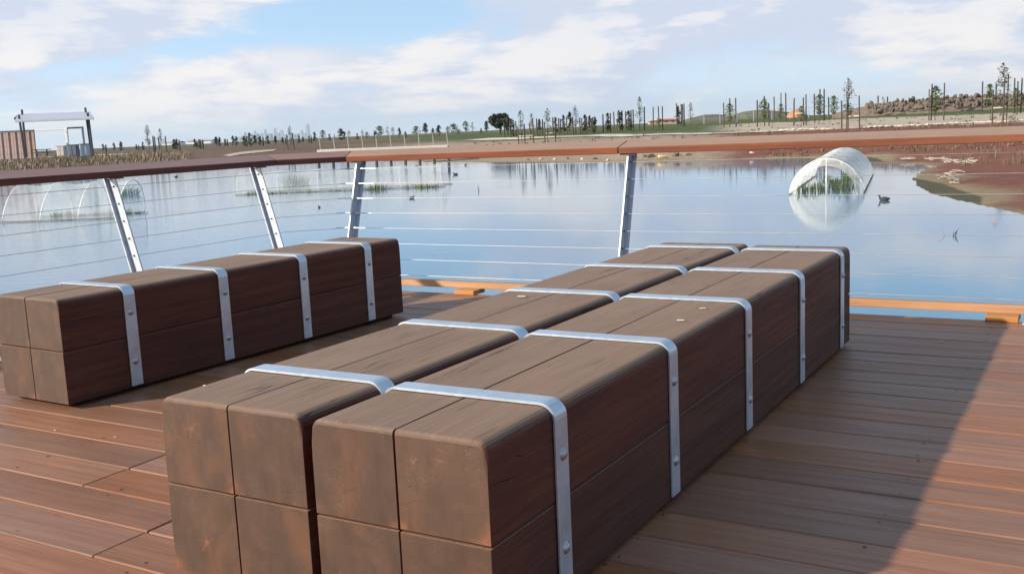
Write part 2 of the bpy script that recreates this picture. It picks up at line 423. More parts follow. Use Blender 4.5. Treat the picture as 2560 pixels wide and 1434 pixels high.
def sd_fast(X, Y):
    fx = np.clip((np.asarray(X) - GX0) / GS, 0, len(_gx) - 1.001); fy = np.clip((np.asarray(Y) - GY0) / GS, 0, len(_gy) - 1.001)
    i, j = fx.astype(int), fy.astype(int); u, v = fx - i, fy - j
    return (_SD[j, i] * (1 - u) + _SD[j, i + 1] * u) * (1 - v) + (_SD[j + 1, i] * (1 - u) + _SD[j + 1, i + 1] * u) * v
def gz(x, y): return float(terrain(np.array([x]), np.array([y]), sd_fast(np.array([x]), np.array([y])))[0])
def ground_hit(px, py, dmax=330.):
    d = ray(px, py); d = d / math.hypot(d.x, d.y)
    ts = np.concatenate([np.arange(8, 120, .25), np.arange(120, dmax, 1.)])
    X = CAM.x + d.x * ts; Y = CAM.y + d.y * ts; Z = CAM.z + d.z * ts
    q = sd_fast(X, Y); below = (Z < terrain(X, Y, q)) & (q > 0)
    i = int(np.argmax(below)) if below.any() else len(ts) - 1
    return Vector((X[i], Y[i], gz(X[i], Y[i])))

def ground_mesh():
    rr = np.concatenate([[0.0], np.linspace(1.5, 14, 20), np.linspace(14.5, 70, 150), np.geomspace(70.8, 220, 90), np.geomspace(226, 22000, 36)])
    a_in = np.linspace(-34, 34, 341); a_out = np.linspace(34, 326, 98)[1:-1]
    aa = np.radians(np.concatenate([a_in, a_out]))
    A, RR = np.meshgrid(aa, rr[1:])
    X = (RR * np.sin(A)).ravel(); Y = (RR * np.cos(A)).ravel()
    sdv = np.concatenate([sdist(X[i:i + 4000], Y[i:i + 4000]) for i in range(0, len(X), 4000)])
    Z = terrain(X, Y, sdv)
    n = len(aa); m = len(rr) - 1
    verts = np.stack([X, Y, Z], -1).tolist() + [[0, 0, WATER_Z - .9]]
    faces = [(i * n + j, i * n + (j + 1) % n, (i + 1) * n + (j + 1) % n, (i + 1) * n + j) for i in range(m - 1) for j in range(n)]
    faces = [f[::-1] for f in faces] + [(len(verts) - 1, (j + 1) % n, j) for j in range(n)]
    # ground cover colours (what the soil, mulch, gravel and grass are made of)
    azd = np.degrees(np.arctan2(X, np.maximum(Y, .01))); far = np.hypot(X, Y)
    def c(*q): return np.array(q, float)[None, :]
    earth = c(.135, .098, .072); mulch = c(.185, .082, .060); gravel = c(.43, .365, .29); sand = c(.33, .255, .19)
    grass = c(.075, .105, .035); olive = c(.125, .115, .07); mud = c(.26, .205, .125); silt = c(.10, .09, .06)
    j = wav(X, Y, 3.1, 1.) * 1.2 + wav(X, Y, 1.1, 3.) * .5
    right = sm(10.5, 13.5, azd + j * .25)[:, None]; left = (1 - sm(-9, -3, azd + j * .3))[:, None]
    s = (sdv + j * .6)[:, None]
    centre = sand + (olive - sand) * sm(16, 22, s)
    centre = centre + (grass - centre) * sm(26, 31, s)
    centre = centre + (olive - centre) * sm(60, 90, s)
    rgt = mulch + (gravel - mulch) * sm(19.5, 20.8, s)
    rgt = rgt + (grass - rgt) * sm(52, 56, s)
    lft = earth + (olive - earth) * sm(30, 90, s)
    colr = centre * (1 - right) + rgt * right
    colr = colr * (1 - left) + lft * left
    colr = mud + (colr - mud) * sm(.25, 1.3 , s - 0.35 * wav(X, Y, .9, 5)[:, None])
    colr = np.where(s < .05, silt, colr)
    colr = colr + (c(.115, .105, .07) - colr) * sm(160, 320, far)[:, None]
    o = mesh('ground', verts, faces, None)
    me = o.data; me.shade_smooth()
    at_ = me.color_attributes.new('cover', 'FLOAT_COLOR', 'POINT')
    full = np.ones((len(verts), 4)); full[:-1, :3] = colr; full[-1, :3] = silt
    at_.data.foreach_set('color', full.ravel())
    m_, k, b = newmat('ground_cover')
    att = k.n('ShaderNodeAttribute', attribute_name='cover'); ge = k.n('ShaderNodeNewGeometry')
    n1 = k.noise(ge.outputs['Position'], 1.6, 8, .65); n2 = k.noise(ge.outputs['Position'], 11, 5, .7)
    hs = k.n('ShaderNodeHueSaturation'); k.link(att.outputs[0], hs.inputs['Color'])
    k.link(k.rng(k.math('ADD', k.math('MULTIPLY', n1, .6), k.math('MULTIPLY', n2, .4)), .3, .7, .62, 1.38), hs.inputs['Value'])
    vo = k.n('ShaderNodeTexVoronoi'); k.link(ge.outputs['Position'], vo.inputs['Vector']); vo.inputs['Scale'].default_value = 5
    chips = k.math('MULTIPLY', k.rng(vo.outputs['Distance'], .1, .2, 1, 0), k.math('GREATER_THAN', n1, .56))
    k.link(k.mix(k.math('MULTIPLY', chips, .35), hs.outputs[0], (.42, .36, .30)), b.inputs['Base Color'])
    b.inputs['Roughness'].default_value = .95; b.inputs['Specular IOR Level'].default_value = .15
    bn = k.n('ShaderNodeBump'); bn.inputs[0].default_value = .7; bn.inputs[1].default_value = .12
    k.link(k.math('ADD', n1, n2), bn.inputs['Height']); k.link(bn.outputs[0], b.inputs['Normal'])
    me.materials.append(m_)
    return tag(o, kind='structure')
ground_mesh()

# ------------------------------------------------------------------ water
def water():
    m, k, b = newmat('pond_water')
    b.inputs['Base Color'].default_value = (.065, .165, .26, 1); b.inputs['Roughness'].default_value = .06
    b.inputs['IOR'].default_value = 1.5
    ge = k.n('ShaderNodeNewGeometry'); sp = k.n('ShaderNodeSeparateXYZ'); k.link(ge.outputs['Position'], sp.inputs[0])
    rough_zone = k.rng(k.math('ADD', k.math('MULTIPLY', sp.outputs[0], -1), k.math('MULTIPLY', k.math('SUBTRACT', k.noise(ge.outputs['Position'], .12, 3), .5), 14)), -1, 9, .16, 1.0, True)
    w1 = k.noise(k.mapping(ge.outputs['Position'], (1.0, 2.6, 1), rot=(0, 0, rad(25))), 2.4, 3, .5, .4)
    w2 = k.noise(k.mapping(ge.outputs['Position'], (1.0, 2.2, 1), rot=(0, 0, rad(10))), 9.0, 3, .5, .2)
    sw = k.noise(k.mapping(ge.outputs['Position'], (.5, 1, 1)), .5, 2, .5)
    h = k.math('MULTIPLY', k.math('ADD', k.math('MULTIPLY', w1, .5), k.math('MULTIPLY', w2, .16)), rough_zone)
    h = k.math('ADD', h, k.math('MULTIPLY', sw, .22))
    bn = k.n('ShaderNodeBump'); bn.inputs[0].default_value = .16; bn.inputs[1].default_value = .06
    k.link(h, bn.inputs['Height']); k.link(bn.outputs[0], b.inputs['Normal'])
    mb = MB()
    xs = np.linspace(-130, 60, 20); ys = np.linspace(-60, 135, 20)
    v = [(x, y, WATER_Z) for y in ys for x in xs]
    f = [(j * 20 + i, j * 20 + i + 1, (j + 1) * 20 + i + 1, (j + 1) * 20 + i) for j in range(19) for i in range(19)]
    # keep the sheet on the lake side: far land is higher than the water everywhere
    tag(mesh('pond_water', v, f, m), kind='structure')
water()

# ------------------------------------------------------------------ deck
KC, KL = -.54, -.80                         # corner: back edge starts at k=KC, left edge is k=KL
deck = tag(empty('deck', E0, ANG), kind='structure')
PITCH_N = .195; GAP = .006; PL_T = .032
def plank_rows():
    rows = []
    n1 = 0.0
    first = True
    while n1 > -9.0:
        wdt = PITCH_N - GAP
        rows.append((n1 - wdt, n1)); n1 -= PITCH_N
    return rows
scr = MB()
joists = [KL + .12 + .585 * i for i in range(16)]
for i, (na, nb) in enumerate(plank_rows()):
    mid = (na + nb) / 2
    k0 = KL if mid < KL - KC - .0 else KL + (mid - (KL - KC)) * 1.0
    k0 = max(KL, KL + (nb - (KL - KC)))       # chamfered corner
    k1 = 7.6
    cuts = sorted(R.sample(joists[2:-1], 2)) if i % 3 else [R.choice(joists[3:-2])]
    # the two butt joints that show beside the benches
    if abs(mid + 3.70) < .1: cuts = [1.492, 5.0]
    if abs(mid + 4.09) < .1: cuts = [2.0525, 5.6]
    cuts = [c for c in cuts if 2.5 < c < 3.3 or c > 4.7 or c in (1.492, 2.0525)]
    ks = [k0] + [c for c in cuts if c > k0 + .5] + [k1]
    for a, b_ in zip(ks[:-1], ks[1:]):
        lx = b_ - a - .0025; ly = nb - na
        v, f = chamfer_box(lx, ly, PL_T, .004)
        dz = R.uniform(-.0012, .0012)
        # slight cup and crown of the boards
        o = mesh('plank', v, f, M_DECK, deck); o.location = ((a + b_) / 2, mid, -PL_T / 2 + dz); o.rotation_euler = (R.uniform(-.004, .004), 0, R.uniform(-.0008, .0008))
    for kj in joists:
        if kj < k0 + .03: continue
        for q in (.028, ly - .028):
            cx, cy = kj + R.uniform(-.008, .008), na + q + R.uniform(-.004, .004)
            if R.random() < .3: continue
            r_ = R.uniform(.003, .0055)
            scr.add([(cx + r_ * math.cos(t) * 1.3, cy + r_ * math.sin(t), .0022) for t in [math.pi / 3 * e for e in range(6)]], [tuple(range(6))])
so = scr.build('screw_heads', M_SCREW, deck); tag(so, kind='stuff')
jb = MB()
for kj in joists:
    nb_ = -.02 if kj > KC else -.02 - (KC - kj)
    o = mesh('joist', *chamfer_box(.05, nb_ + 9.0, .14, .003), M_DARK, deck); o.location = (kj, (nb_ - 9.0) / 2, -PL_T - .07 - .003)
fas = mesh('fascia_board', *chamfer_box(7.6 - KC, .03, .16, .003), M_DECK, deck); fas.location = ((7.6 + KC) / 2, -.016, -PL_T - .083)
for kk in (KL + .2, 1.6, 3.6, 5.6):
    for nn in (-.5, -3.5, -6.5):
        mbp = MB(); mbp.tube([(kk, nn, -1.6), (kk, nn, -.18)], .09, 10); mbp.build('pile', M_DARK, deck)

# ------------------------------------------------------------------ benches
BH, BW, Z0 = .50, .4934, .022
BE = (BH - Z0) / 2
def beam_mesh(L, outer_left, top):
    """square baulk, origin at its centre, length along y; top outer long edge well rounded"""
    bm = bmesh.new(); bmesh.ops.create_cube(bm, size=1.0)
    sx, sz = BW / 2 - .0042, BE - .0022
    bmesh.ops.scale(bm, vec=(sx, L, sz), verts=bm.verts)
    s = -1 if outer_left else 1
    if top:
        e = [e for e in bm.edges if all(v.co.x * s > 0 and v.co.z > 0 for v in e.verts)]
        bmesh.ops.bevel(bm, geom=e, offset=.028, segments=5, profile=.5, affect='EDGES')
        # arris of both sawn ends along the top
        e = [e for e in bm.edges if all(abs(abs(v.co.y) - L / 2) < 1e-5 for v in e.verts) and e.verts[0].co.y * e.verts[1].co.y > 0 and all(v.co.z > sz / 2 - .030 for v in e.verts)]
        bmesh.ops.bevel(bm, geom=e, offset=.011, segments=3, profile=.5, affect='EDGES')
    if top:                                                # eased lower arris: the shadow line between the two courses
        e = [e for e in bm.edges if all(v.co.z < -sz / 2 + 1e-5 for v in e.verts)]
        bmesh.ops.bevel(bm, geom=e, offset=.0055, segments=1, affect='EDGES')
    e = [e for e in bm.edges if e.calc_face_angle(0) > 1.2]
    bmesh.ops.bevel(bm, geom=e, offset=.0008, segments=1, affect='EDGES')
    # cut along the length so that the long faces can be very slightly uneven
    for q in np.linspace(-L / 2 + .25, L / 2 - .25, 8):
        bmesh.ops.bisect_plane(bm, geom=bm.verts[:] + bm.edges[:] + bm.faces[:], plane_co=(0, q, 0), plane_no=(0, 1, 0))
    rr = random.Random(int(L * 1000) + outer_left * 2 + top)
    ph, ph2 = rr.uniform(0, 6), rr.uniform(0, 6)
    for v in bm.verts:
        v.co.x += .0008 * math.sin(v.co.y * 2.3 + ph); v.co.z += .0006 * math.sin(v.co.y * 1.9 + ph2)
    for fc in bm.faces:
        fc.material_index = 1 if abs(fc.normal.y) > .8 else 0
        fc.smooth = False
    return bm
def strap_mesh():
    th, wd, Rr = .006, .062, .036
    hx, zt, zb = BW / 2 + .001, BH + .001, .03
    def path(o):
        p = [(-hx - o, zb)]
        for c, a0 in (((-hx + Rr, zt - Rr), 180), ((hx - Rr, zt - Rr), 90)):
            for i in range(7):
                a = rad(a0 - i * 15); p.append((c[0] + (Rr + o) * math.cos(a), c[1] + (Rr + o) * math.sin(a)))
        p.append((hx + o, zb)); return p
    pi, po = path(0), path(th); n = len(pi); v = []; f = []
    c = .0012
    for (x, z), (X, Z) in zip(pi, po):
        # outer arrises slightly broken
        dx, dz = X - x, Z - z
        v += [(x, -wd / 2, z), (x + dx * .8, -wd / 2, z + dz * .8), (X, -wd / 2 + c, Z), (X, wd / 2 - c, Z), (x + dx * .8, wd / 2, z + dz * .8), (x, wd / 2, z)]
    for i in range(n - 1):
        for q in range(6):
            a, b_ = i * 6 + q, i * 6 + (q + 1) % 6
            f.append((a, b_, b_ + 6, a + 6))
    f += [tuple(range(6))[::-1], tuple((n - 1) * 6 + q for q in range(6))]
    me = bpy.data.meshes.new('strap'); me.from_pydata(v, [], f); me.update(); me.materials.append(M_GALV)
    bm = bmesh.new(); bm.from_mesh(me); bmesh.ops.recalc_face_normals(bm, faces=bm.faces); bm.to_mesh(me); bm.free()
    return me
def bolt_mesh():
    prof = [(.0, .0085), (.006, .0078), (.0105, .0055), (.0128, .002), (.0128, .0), (.0165, .0), (.0165, -.002)]
    v = []; f = []; sg = 12
    for r_, h in prof: v += [(h, r_ * math.cos(2 * math.pi * i / sg), r_ * math.sin(2 * math.pi * i / sg)) for i in range(sg)]
    for j in range(len(prof) - 1):
        for i in range(sg): f.append((j * sg + i, (j + 1) * sg + i, (j + 1) * sg + (i + 1) % sg, j * sg + (i + 1) % sg))
    me = bpy.data.meshes.new('bolt'); me.from_pydata(v, [], f); me.update(); me.shade_smooth(); me.materials.append(M_BOLT)
    return me
STRAP, BOLT = strap_mesh(), bolt_mesh()
def bench(label, k, n, yaw, L, straps, turn=0.):
    root = tag(empty('timber_bench', D(k, n), ANG + turn), label, 'bench', 'galvanised-strapped timber benches on the deck')
    for ol in (True, False):
        for top in (False, True):
            o = from_bm('timber_beam', beam_mesh(L, ol, top), [M_BEAM, M_END], root)
            cx = BW / 4 * (1 if ol else 3); o.pass_index = 1 if (abs(k - 2.388) < .001 and ol) else 0
            o.location = (cx, L / 2 + R.uniform(-.0008, .0008), Z0 + BE * (.5 if not top else 1.5))
    for y in straps:
        s = inst('strap', STRAP, root, (BW / 2, y, R.uniform(-.001, .001)), (0, 0, R.uniform(-.006, .006)))
        for sx in (-1, 1):
            for zz in (Z0 + BE * .5, Z0 + BE * 1.5):
                inst('bolt', BOLT, s, (sx * (BW / 2 + .0075), R.uniform(-.004, .004), zz + R.uniform(-.006, .006)), (R.uniform(0, 1), 0, 0 if sx > 0 else math.pi))
    for x in (.09, BW - .09):
        o = mesh('light_stop_runner', *chamfer_box(.08, L - .10, Z0 - .004, .002), M_DARK, root); o.location = (x, L / 2, Z0 / 2)  # unseen feet drawn out into long skids, added to stop sun leaking underneath
    return root
bench('long strapped timber bench nearest the camera, on the right of the close pair', 2.918, -4.288, .5379, 3.446, (.322, 1.050, 1.783, 2.520, 3.255))
bench('long strapped timber bench close alongside the nearest one, on its left', 2.388, -4.274, .538, 3.480, (.335, 1.07, 1.80, 2.535, 3.27))
bench('shorter four-strap timber bench standing apart at the left rail', .0497, -3.228, .5714, 2.4014, (.364, .938, 1.524, 2.088), turn=-(.5714 - .5362))

# ------------------------------------------------------------------ kerb along the deck edge
def kerb(label, a, b_, z0, z1, outn, blocks, mit=(0, 0)):
    """a,b: deck-edge points (Vector); outn outward; timber between offsets .05 and .125"""
    d = (b_ - a).normalized(); L = (b_ - a).length
    root = tag(empty('timber_kerb', a, math.atan2(d.y, d.x)), label, 'kerb', 'raised timber kerbs along the deck edge')
    sgn = 1 if Vector((-d.y, d.x, 0)).dot(outn) > 0 else -1
    o0, o1 = .05, .125
    x0 = lambda o: -o * math.tan(mit[0]); x1 = lambda o: L + o * math.tan(mit[1])
    v = [(x0(o0), sgn * o0, z0), (x1(o0), sgn * o0, z0), (x1(o1), sgn * o1, z0), (x0(o1), sgn * o1, z0),
         (x0(o0), sgn * o0, z1), (x1(o0), sgn * o0, z1), (x1(o1), sgn * o1, z1), (x0(o1), sgn * o1, z1)]
    f = [(3, 2, 1, 0), (4, 5, 6, 7), (0, 1, 5, 4), (1, 2, 6, 5), (2, 3, 7, 6), (3, 0, 4, 7)]
    if sgn < 0: f = [g[::-1] for g in f]
    bm = bmesh.new(); me = bpy.data.meshes.new('x'); me.from_pydata(v, [], f); bm.from_mesh(me)
    bmesh.ops.bevel(bm, geom=bm.edges[:], offset=.004, segments=2, affect='EDGES')
    from_bm('kerb_timber', bm, M_KERB, root)
    for x in blocks:
        o = mesh('spacer_block', *chamfer_box(.165, .155, z0 - .002, .003), M_KERB, root); o.location = (x, sgn * .037, z0 / 2)
    return root
T225 = rad(22.5)
kerb('orange timber kerb on blocks along the far deck edge behind the benches', D(KC, 0), D(7.6, 0), .033, .078, NV, [.05 - KC * 0 + .12, .565 - KC, 2.30 - KC, 4.035 - KC, 5.77 - KC], (T225, 0))
kerb('timber kerb along the left deck edge behind the short bench', D(KL, KL - KC), D(KL, -3.3), .033, .078, -T, [.5, 2.3], (T225, 0))
kerb('short timber kerb across the cut-off deck corner', D(KL, KL - KC), D(KC, 0), .033, .078, (NV - T).normalized(), [.27], (T225, T225))

# ------------------------------------------------------------------ cable railings, leaning outwards
LEAN = .29; TILT = rad(14.0)
RZ = .956
cables_z = [.90 - .112 * i for i in range(8)]
def rail_pt(o, z): return o, z
def railing(label, a, b_, outn, posts, mit, mat, joints=(), tens=()):
    d = (b_ - a).normalized(); L = (b_ - a).length
    sgn = 1 if Vector((-d.y, d.x, 0)).dot(outn) > 0 else -1
    root = tag(empty('cable_railing', a, math.atan2(d.y, d.x)), label, 'railing', 'leaning cable railings round the deck')
    ct, st = math.cos(TILT), math.sin(TILT)
    def X(o, end): return -o * math.tan(mit[0]) if end == 0 else L + o * math.tan(mit[1])
    prof = [(.2, RZ), (.2 + .178 * ct, RZ + .178 * st), (.2 + .178 * ct - .044 * st, RZ + .178 * st + .044 * ct), (.2 - .044 * st, RZ + .044 * ct)]
    cuts = [None] + list(joints) + [None]
    for i in range(len(cuts) - 1):
        v = []
        for e, c in ((0, cuts[i]), (1, cuts[i + 1])):
            for o, z in prof:
                x = X(o, e) if c is None else c + (.0015 if e == 0 else -.0015)
                v.append((x, sgn * o, z))
        f = [(0, 1, 2, 3), (7, 6, 5, 4), (0, 4, 5, 1), (1, 5, 6, 2), (2, 6, 7, 3), (3, 7, 4, 0)]
        me = bpy.data.meshes.new('x'); me.from_pydata(v, [], f)
        bm = bmesh.new(); bm.from_mesh(me); bmesh.ops.recalc_face_normals(bm, faces=bm.faces)
        bmesh.ops.bevel(bm, geom=bm.edges[:], offset=.004, segments=2, affect='EDGES')
        from_bm('handrail_board', bm, mat, root)
    ax = Vector((0, sgn * LEAN, 1)).normalized(); pn = Vector((0, ax.z * sgn, -ax.y * sgn)).normalized() if True else None
    pn = Vector((0, sgn * ax.z, -abs(ax.y)))            # outward, square to the leaning axis
    for x in posts:
        zt = .968
        base = Vector((x, sgn * .002, 0)); top = base + ax * (zt / ax.z)
        def ring(c):
            wd, tt, fl = .080, .010, .062
            q = [(-tt / 2, -wd / 2), (tt / 2, -wd / 2), (tt / 2, wd / 2 - tt), (fl / 2, wd / 2 - tt), (fl / 2, wd / 2), (-fl / 2, wd / 2), (-fl / 2, wd / 2 - tt), (-tt / 2, wd / 2 - tt)]
            return [c + Vector((u_, 0, 0)) + pn * w_ for u_, w_ in q]
        lo = ring(base + ax * .012); hi = ring(top)
        v = lo + hi; f = [(i, (i + 1) % 8, 8 + (i + 1) % 8, 8 + i) for i in range(8)] + [(0, 7, 2, 1), (3, 2, 7, 6), (6, 5, 4, 3), (8, 9, 10, 15), (11, 14, 15, 10), (14, 11, 12, 13)]
        me = bpy.data.meshes.new('x'); me.from_pydata(v, [], f); bm = bmesh.new(); bm.from_mesh(me); bmesh.ops.recalc_face_normals(bm, faces=bm.faces)
        po = from_bm('post', bm, M_POST, root)
        pl = mesh('base_plate', *chamfer_box(.15, .14, .010, .002), M_POST, root); pl.location = (x, -sgn * .03, .0065)
        for sx in (-.055, .055):
            bp = MB(); bp.tube([(sx, -sgn * .045, .0052), (sx, -sgn * .045, .016)], .009, 6); bp.build('anchor_bolt', M_BOLT, pl)
        cp = MB(); cp.box(top + pn * .0 + Vector((0, 0, -.004)), (.11, .12, .006), Matrix.Rotation(sgn * TILT, 3, 'X')); cp.build('rail_bracket', M_POST, root)
    for z in cables_z:
        o = .002 + z * LEAN - .008
        mb = MB(); mb.tube([(X(o, 0), sgn * o, z), (X(o, 1), sgn * o, z)], .0017, 6); mb.build('cable', M_WIRE, root)
        for x in posts:
            if x in tens:
                for s_, cond in ((1, True), (-1, True)):
                    mb = MB(); mb.tube([(x + s_ * q, sgn * o, z) for q in (.012, .05, .051, .06, .12, .17)], [.006, .006, .003, .004, .004, .002], 8)
                    mb.build('tensioner', M_GALV, root)
            else:
                mb = MB(); mb.tube([(x - .009, sgn * o, z), (x + .009, sgn * o, z)], .0065, 8); mb.build('grommet', M_SCREW, root)
    return root
railing('orange-topped cable railing along the far deck edge over the pond', D(KC, 0), D(7.6, 0), NV, (-.012, 1.742 - KC, 4.215 - KC, 6.6 - KC), (T225, 0), M_RAIL, joints=(1.69 - KC, 5.2), tens=(-.012,))
railing('dark-topped cable railing along the left deck edge behind the short bench', D(KL, KL - KC), D(KL, -3.3), -T, (.05, 1.36, 2.9), (T225, 0), M_RAIL_DARK, joints=(2.4,))
railing('short cable railing cutting across the deck corner between two posts', D(KL, KL - KC), D(KC, 0), (NV - T).normalized(), (), (T225, T225), M_RAIL_DARK)

# ------------------------------------------------------------------ far shore
def leafy(name, n, seed, shape, leaf, cols):
    """crown of many small leaf quads in a unit-high envelope"""
    rr = random.Random(seed); v = []; f = []
    # a few branch axes that carry the leaf clumps
    axes = []
    for i in range(26):
        t = rr.uniform(.02, .98); a = rr.uniform(0, 6.28); axes.append((t, a, rr.uniform(.3, 1.)))
    for i in range(n):
        t, a, q = rr.choice(axes)
        t2 = min(1., max(.02, t + rr.gauss(0, .07)))
        wd = shape(t2) * (q * .8 + rr.gauss(0, .22)); a2 = a + rr.gauss(0, .35)
        c = Vector((wd * math.cos(a2), wd * math.sin(a2), t2))
        d = Vector((rr.gauss(0, 1), rr.gauss(0, 1), rr.gauss(.2, .8))).normalized(); e = d.cross(Vector((rr.gauss(0, 1), rr.gauss(0, 1), rr.gauss(0, 1)))).normalized()
        l = leaf * rr.uniform(.6, 1.4); b = l * rr.uniform(.3, .5); k = len(v)
        v += [c - d * l, c + e * b, c + d * l, c - e * b]; f.append((k, k + 1, k + 2, k + 3))
    me = bpy.data.meshes.new(name); me.from_pydata([tuple(q) for q in v], [], f); me.update(); me.materials.append(cols)
    return me
def foliage(name, lo, hi):
    m, k, b = newmat(name)
    oi = k.n('ShaderNodeObjectInfo'); ge = k.n('ShaderNodeNewGeometry')
    f = k.math('ADD', k.math('MULTIPLY', ge.outputs['Random Per Island'], .7), k.math('MULTIPLY', oi.outputs['Random'], .3))
    k.link(k.mix(f, lo, hi), b.inputs['Base Color']); b.inputs['Roughness'].default_value = .75
    return m
M_LEAF = foliage('sapling_leaves', (.065, .072, .048), (.135, .14, .095))
M_LEAFG = foliage('green_leaves', (.06, .085, .03), (.14, .17, .07))
M_LEAFD = foliage('dark_leaves', (.022, .03, .018), (.06, .07, .035))
M_REED = foliage('reed_blades', (.07, .10, .03), (.17, .20, .08))
M_DRY = foliage('dry_sedge', (.16, .12, .085), (.34, .27, .19))
M_BARK = simple('sapling_bark', (.12, .095, .075), .9)
M_STAKE = simple('stake_timber', (.075, .058, .046), .85)
M_TIE = simple('hessian_tie', (.62, .56, .42), .9)
tall = lambda t: .16 * (1 - t) ** .5 * min(1, t * 4) + .025
bush = lambda t: .30 * math.sqrt(max(0, 1 - (2 * t - 1) ** 2)) * (1.1 - .4 * t) + .01
column = lambda t: .20 * (1 - t) ** .45 * min(1, t * 9) + .015
CROWNS = {'wispy': [leafy('foliage', 360, s, tall, .026, M_LEAF) for s in (1, 2, 3)],
          'bushy': [leafy('foliage', 420, s, bush, .05, M_LEAFG) for s in (4, 5, 6)],
          'dark': [leafy('foliage', 240, s, column, .062, M_LEAFD) for s in (7, 8, 9, 10)]}
def trunk_mesh(seed):
    rr = random.Random(seed); mb = MB(); pts = [Vector((0, 0, -.03))]
    for i in range(1, 7): pts.append(Vector((rr.gauss(0, .008), rr.gauss(0, .008), i / 6 * .93)))
    mb.tube(pts, [.014, .012, .011, .009, .007, .005, .002], 5)
    for i in range(7):
        j = rr.randint(2, 5); a = rr.uniform(0, 6.28); l = rr.uniform(.06, .14)
        p = pts[j]; mb.tube([p, p + Vector((math.cos(a) * l, math.sin(a) * l, l * 1.1))], [.005, .0015], 4)
    me = bpy.data.meshes.new('trunk'); me.from_pydata(mb.v, [], mb.f); me.update(); me.materials.append(M_BARK); return me
TRUNKS = [trunk_mesh(s) for s in range(5)]
_v, _f = chamfer_box(1, 1, 1, .06); STAKE = bpy.data.meshes.new('stake'); STAKE.from_pydata(_v, [], _f); STAKE.update(); STAKE.materials.append(M_STAKE)
TIE = bpy.data.meshes.new('tie'); TIE.from_pydata(_v, [], _f); TIE.update(); TIE.materials.append(M_TIE)

def sapling(label, px, ytop, ybase, kind='wispy', stakes=(), group='staked saplings on the far shore', low=0.0, dmax=330, name='sapling', bushscale=1.):
    """one young tree with its stakes and ties; pixel marks only serve to find its spot and height"""
    p = ground_hit(px, ybase, dmax); dist = p.y; mpp = dist / FPX * 1.02
    H = max(.5, (ybase - ytop) * mpp)
    root = tag(empty(name, p, R.uniform(0, 6)), label, 'tree', group)
    if kind:
        cz = .25 if kind != 'dark' else .06
        cz = low if low else cz
        inst('trunk', R.choice(TRUNKS), root, scale=(H * 1.0, H * 1.0, H))
        inst('foliage', R.choice(CROWNS[kind]), root, (0, 0, H * cz), (0, 0, R.uniform(0, 6)), (H * bushscale, H * bushscale, H * (1 - cz)))
    inv = Matrix.Rotation(-root.rotation_euler.z, 3, 'Z')
    pts = []
    for sx, st in stakes:
        q = ground_hit(sx, ybase, dmax); q = Vector((p.x + (sx - px) * mpp, p.y + R.uniform(-.3, .3), 0)); q.z = gz(q.x, q.y)
        h = max(.5, (ybase - st) * mpp); l = inv @ (q - p)
        tl = (R.uniform(-.02, .02), R.uniform(-.02, .02), R.uniform(0, 1.5))
        inst('stake', STAKE, root, (l.x, l.y, l.z + h / 2 - .1), tl, (max(.045, dist * .0010), max(.045, dist * .0010), h + .2)); pts.append((l, h))
    if len(pts) > 1 and dist < 130:
        z = min(h for _, h in pts) * .45
        for (a, ha), (b, hb) in zip(pts[:-1], pts[1:]):
            d = b - a; c = (a + b) / 2
            inst('tie', TIE, root, (c.x, c.y, c.z + z), (0, 0, math.atan2(d.y, d.x)), (Vector((d.x, d.y, 0)).length, .012, .05))
    return root
ORD = ['first', 'second', 'third', 'fourth', 'fifth', 'sixth', 'seventh', 'eighth', 'ninth', 'tenth', 'eleventh', 'twelfth', 'thirteenth', 'fourteenth', 'fifteenth', 'sixteenth', 'seventeenth', 'eighteenth', 'nineteenth', 'twentieth']
def ordn(i):
    if i < 20: return ORD[i]
    return ('twenty-' if i < 30 else 'thirty-') + ORD[i - (20 if i < 30 else 30)] if i != 29 else 'thirtieth'
# nearer trees on the right, each with its stakes
sapling('tall thin sapling between dark stakes at the right edge of the gravel field', 2507, 166, 307, 'wispy', [(2481, 226), (2503, 214), (2522, 192)])
sapling('yellowish bush behind two stakes left of the rightmost tall sapling', 2474, 214, 278, 'bushy', [(2453, 206), (2486, 212)])
sapling('green bush among stakes at the far right frame edge', 2537, 225, 284, 'bushy', [(2533, 200), (2555, 200), (2541, 207)])
sapling('tall twiggy sapling between three stakes above the domed netting tunnel', 2120, 198, 323, 'wispy', [(2101, 254), (2121, 247), (2144, 243)])
sapling('small bushy sapling inside three tall stakes alone on the gravel field', 2338, 221, 301, 'bushy', [(2320, 226), (2328, 214), (2355, 213)])
sapling('small distant sapling between two stakes in front of the rock mound', 2208, 231, 268, 'wispy', [(2196, 228), (2217, 231)])
sapling('bush beside three tall stakes left of the domed tunnel tree', 2048, 240, 303, 'bushy', [(2035, 237), (2048, 227), (2062, 227)])
sapling('dark loose bush just left of the tall twiggy sapling', 2085, 243, 300, 'bushy', [(2071, 245)])
sapling('three stakes round a tiny shoot on a mulch patch by the edging', 2003, 268, 314, 'bushy', [(1986, 248), (2006, 247), (2015, 240)])
sapling('bush inside tall stakes right of the orange spoil heap', 1953, 262, 306, 'bushy', [(1937, 244), (1953, 236), (1964, 236)])
sapling('sapling with stakes and pale ties on the grass edge left of the spoil heap', 1912, 252, 316, 'bushy', [(1893, 252), (1913, 244), (1921, 262)])
sapling('bush between three dark stakes where the grass meets pale sand', 1825, 262, 318, 'bushy', [(1811, 259), (1825, 249), (1838, 249)])
sapling('sapling of medium height with stakes left of the low wooded hill', 1727, 259, 312, 'wispy', [(1708, 262)])
sapling('narrow dark shrub between stakes right of the red roof', 1697, 268, 316, 'dark', [(1692, 261), (1703, 263), (1711, 262)])
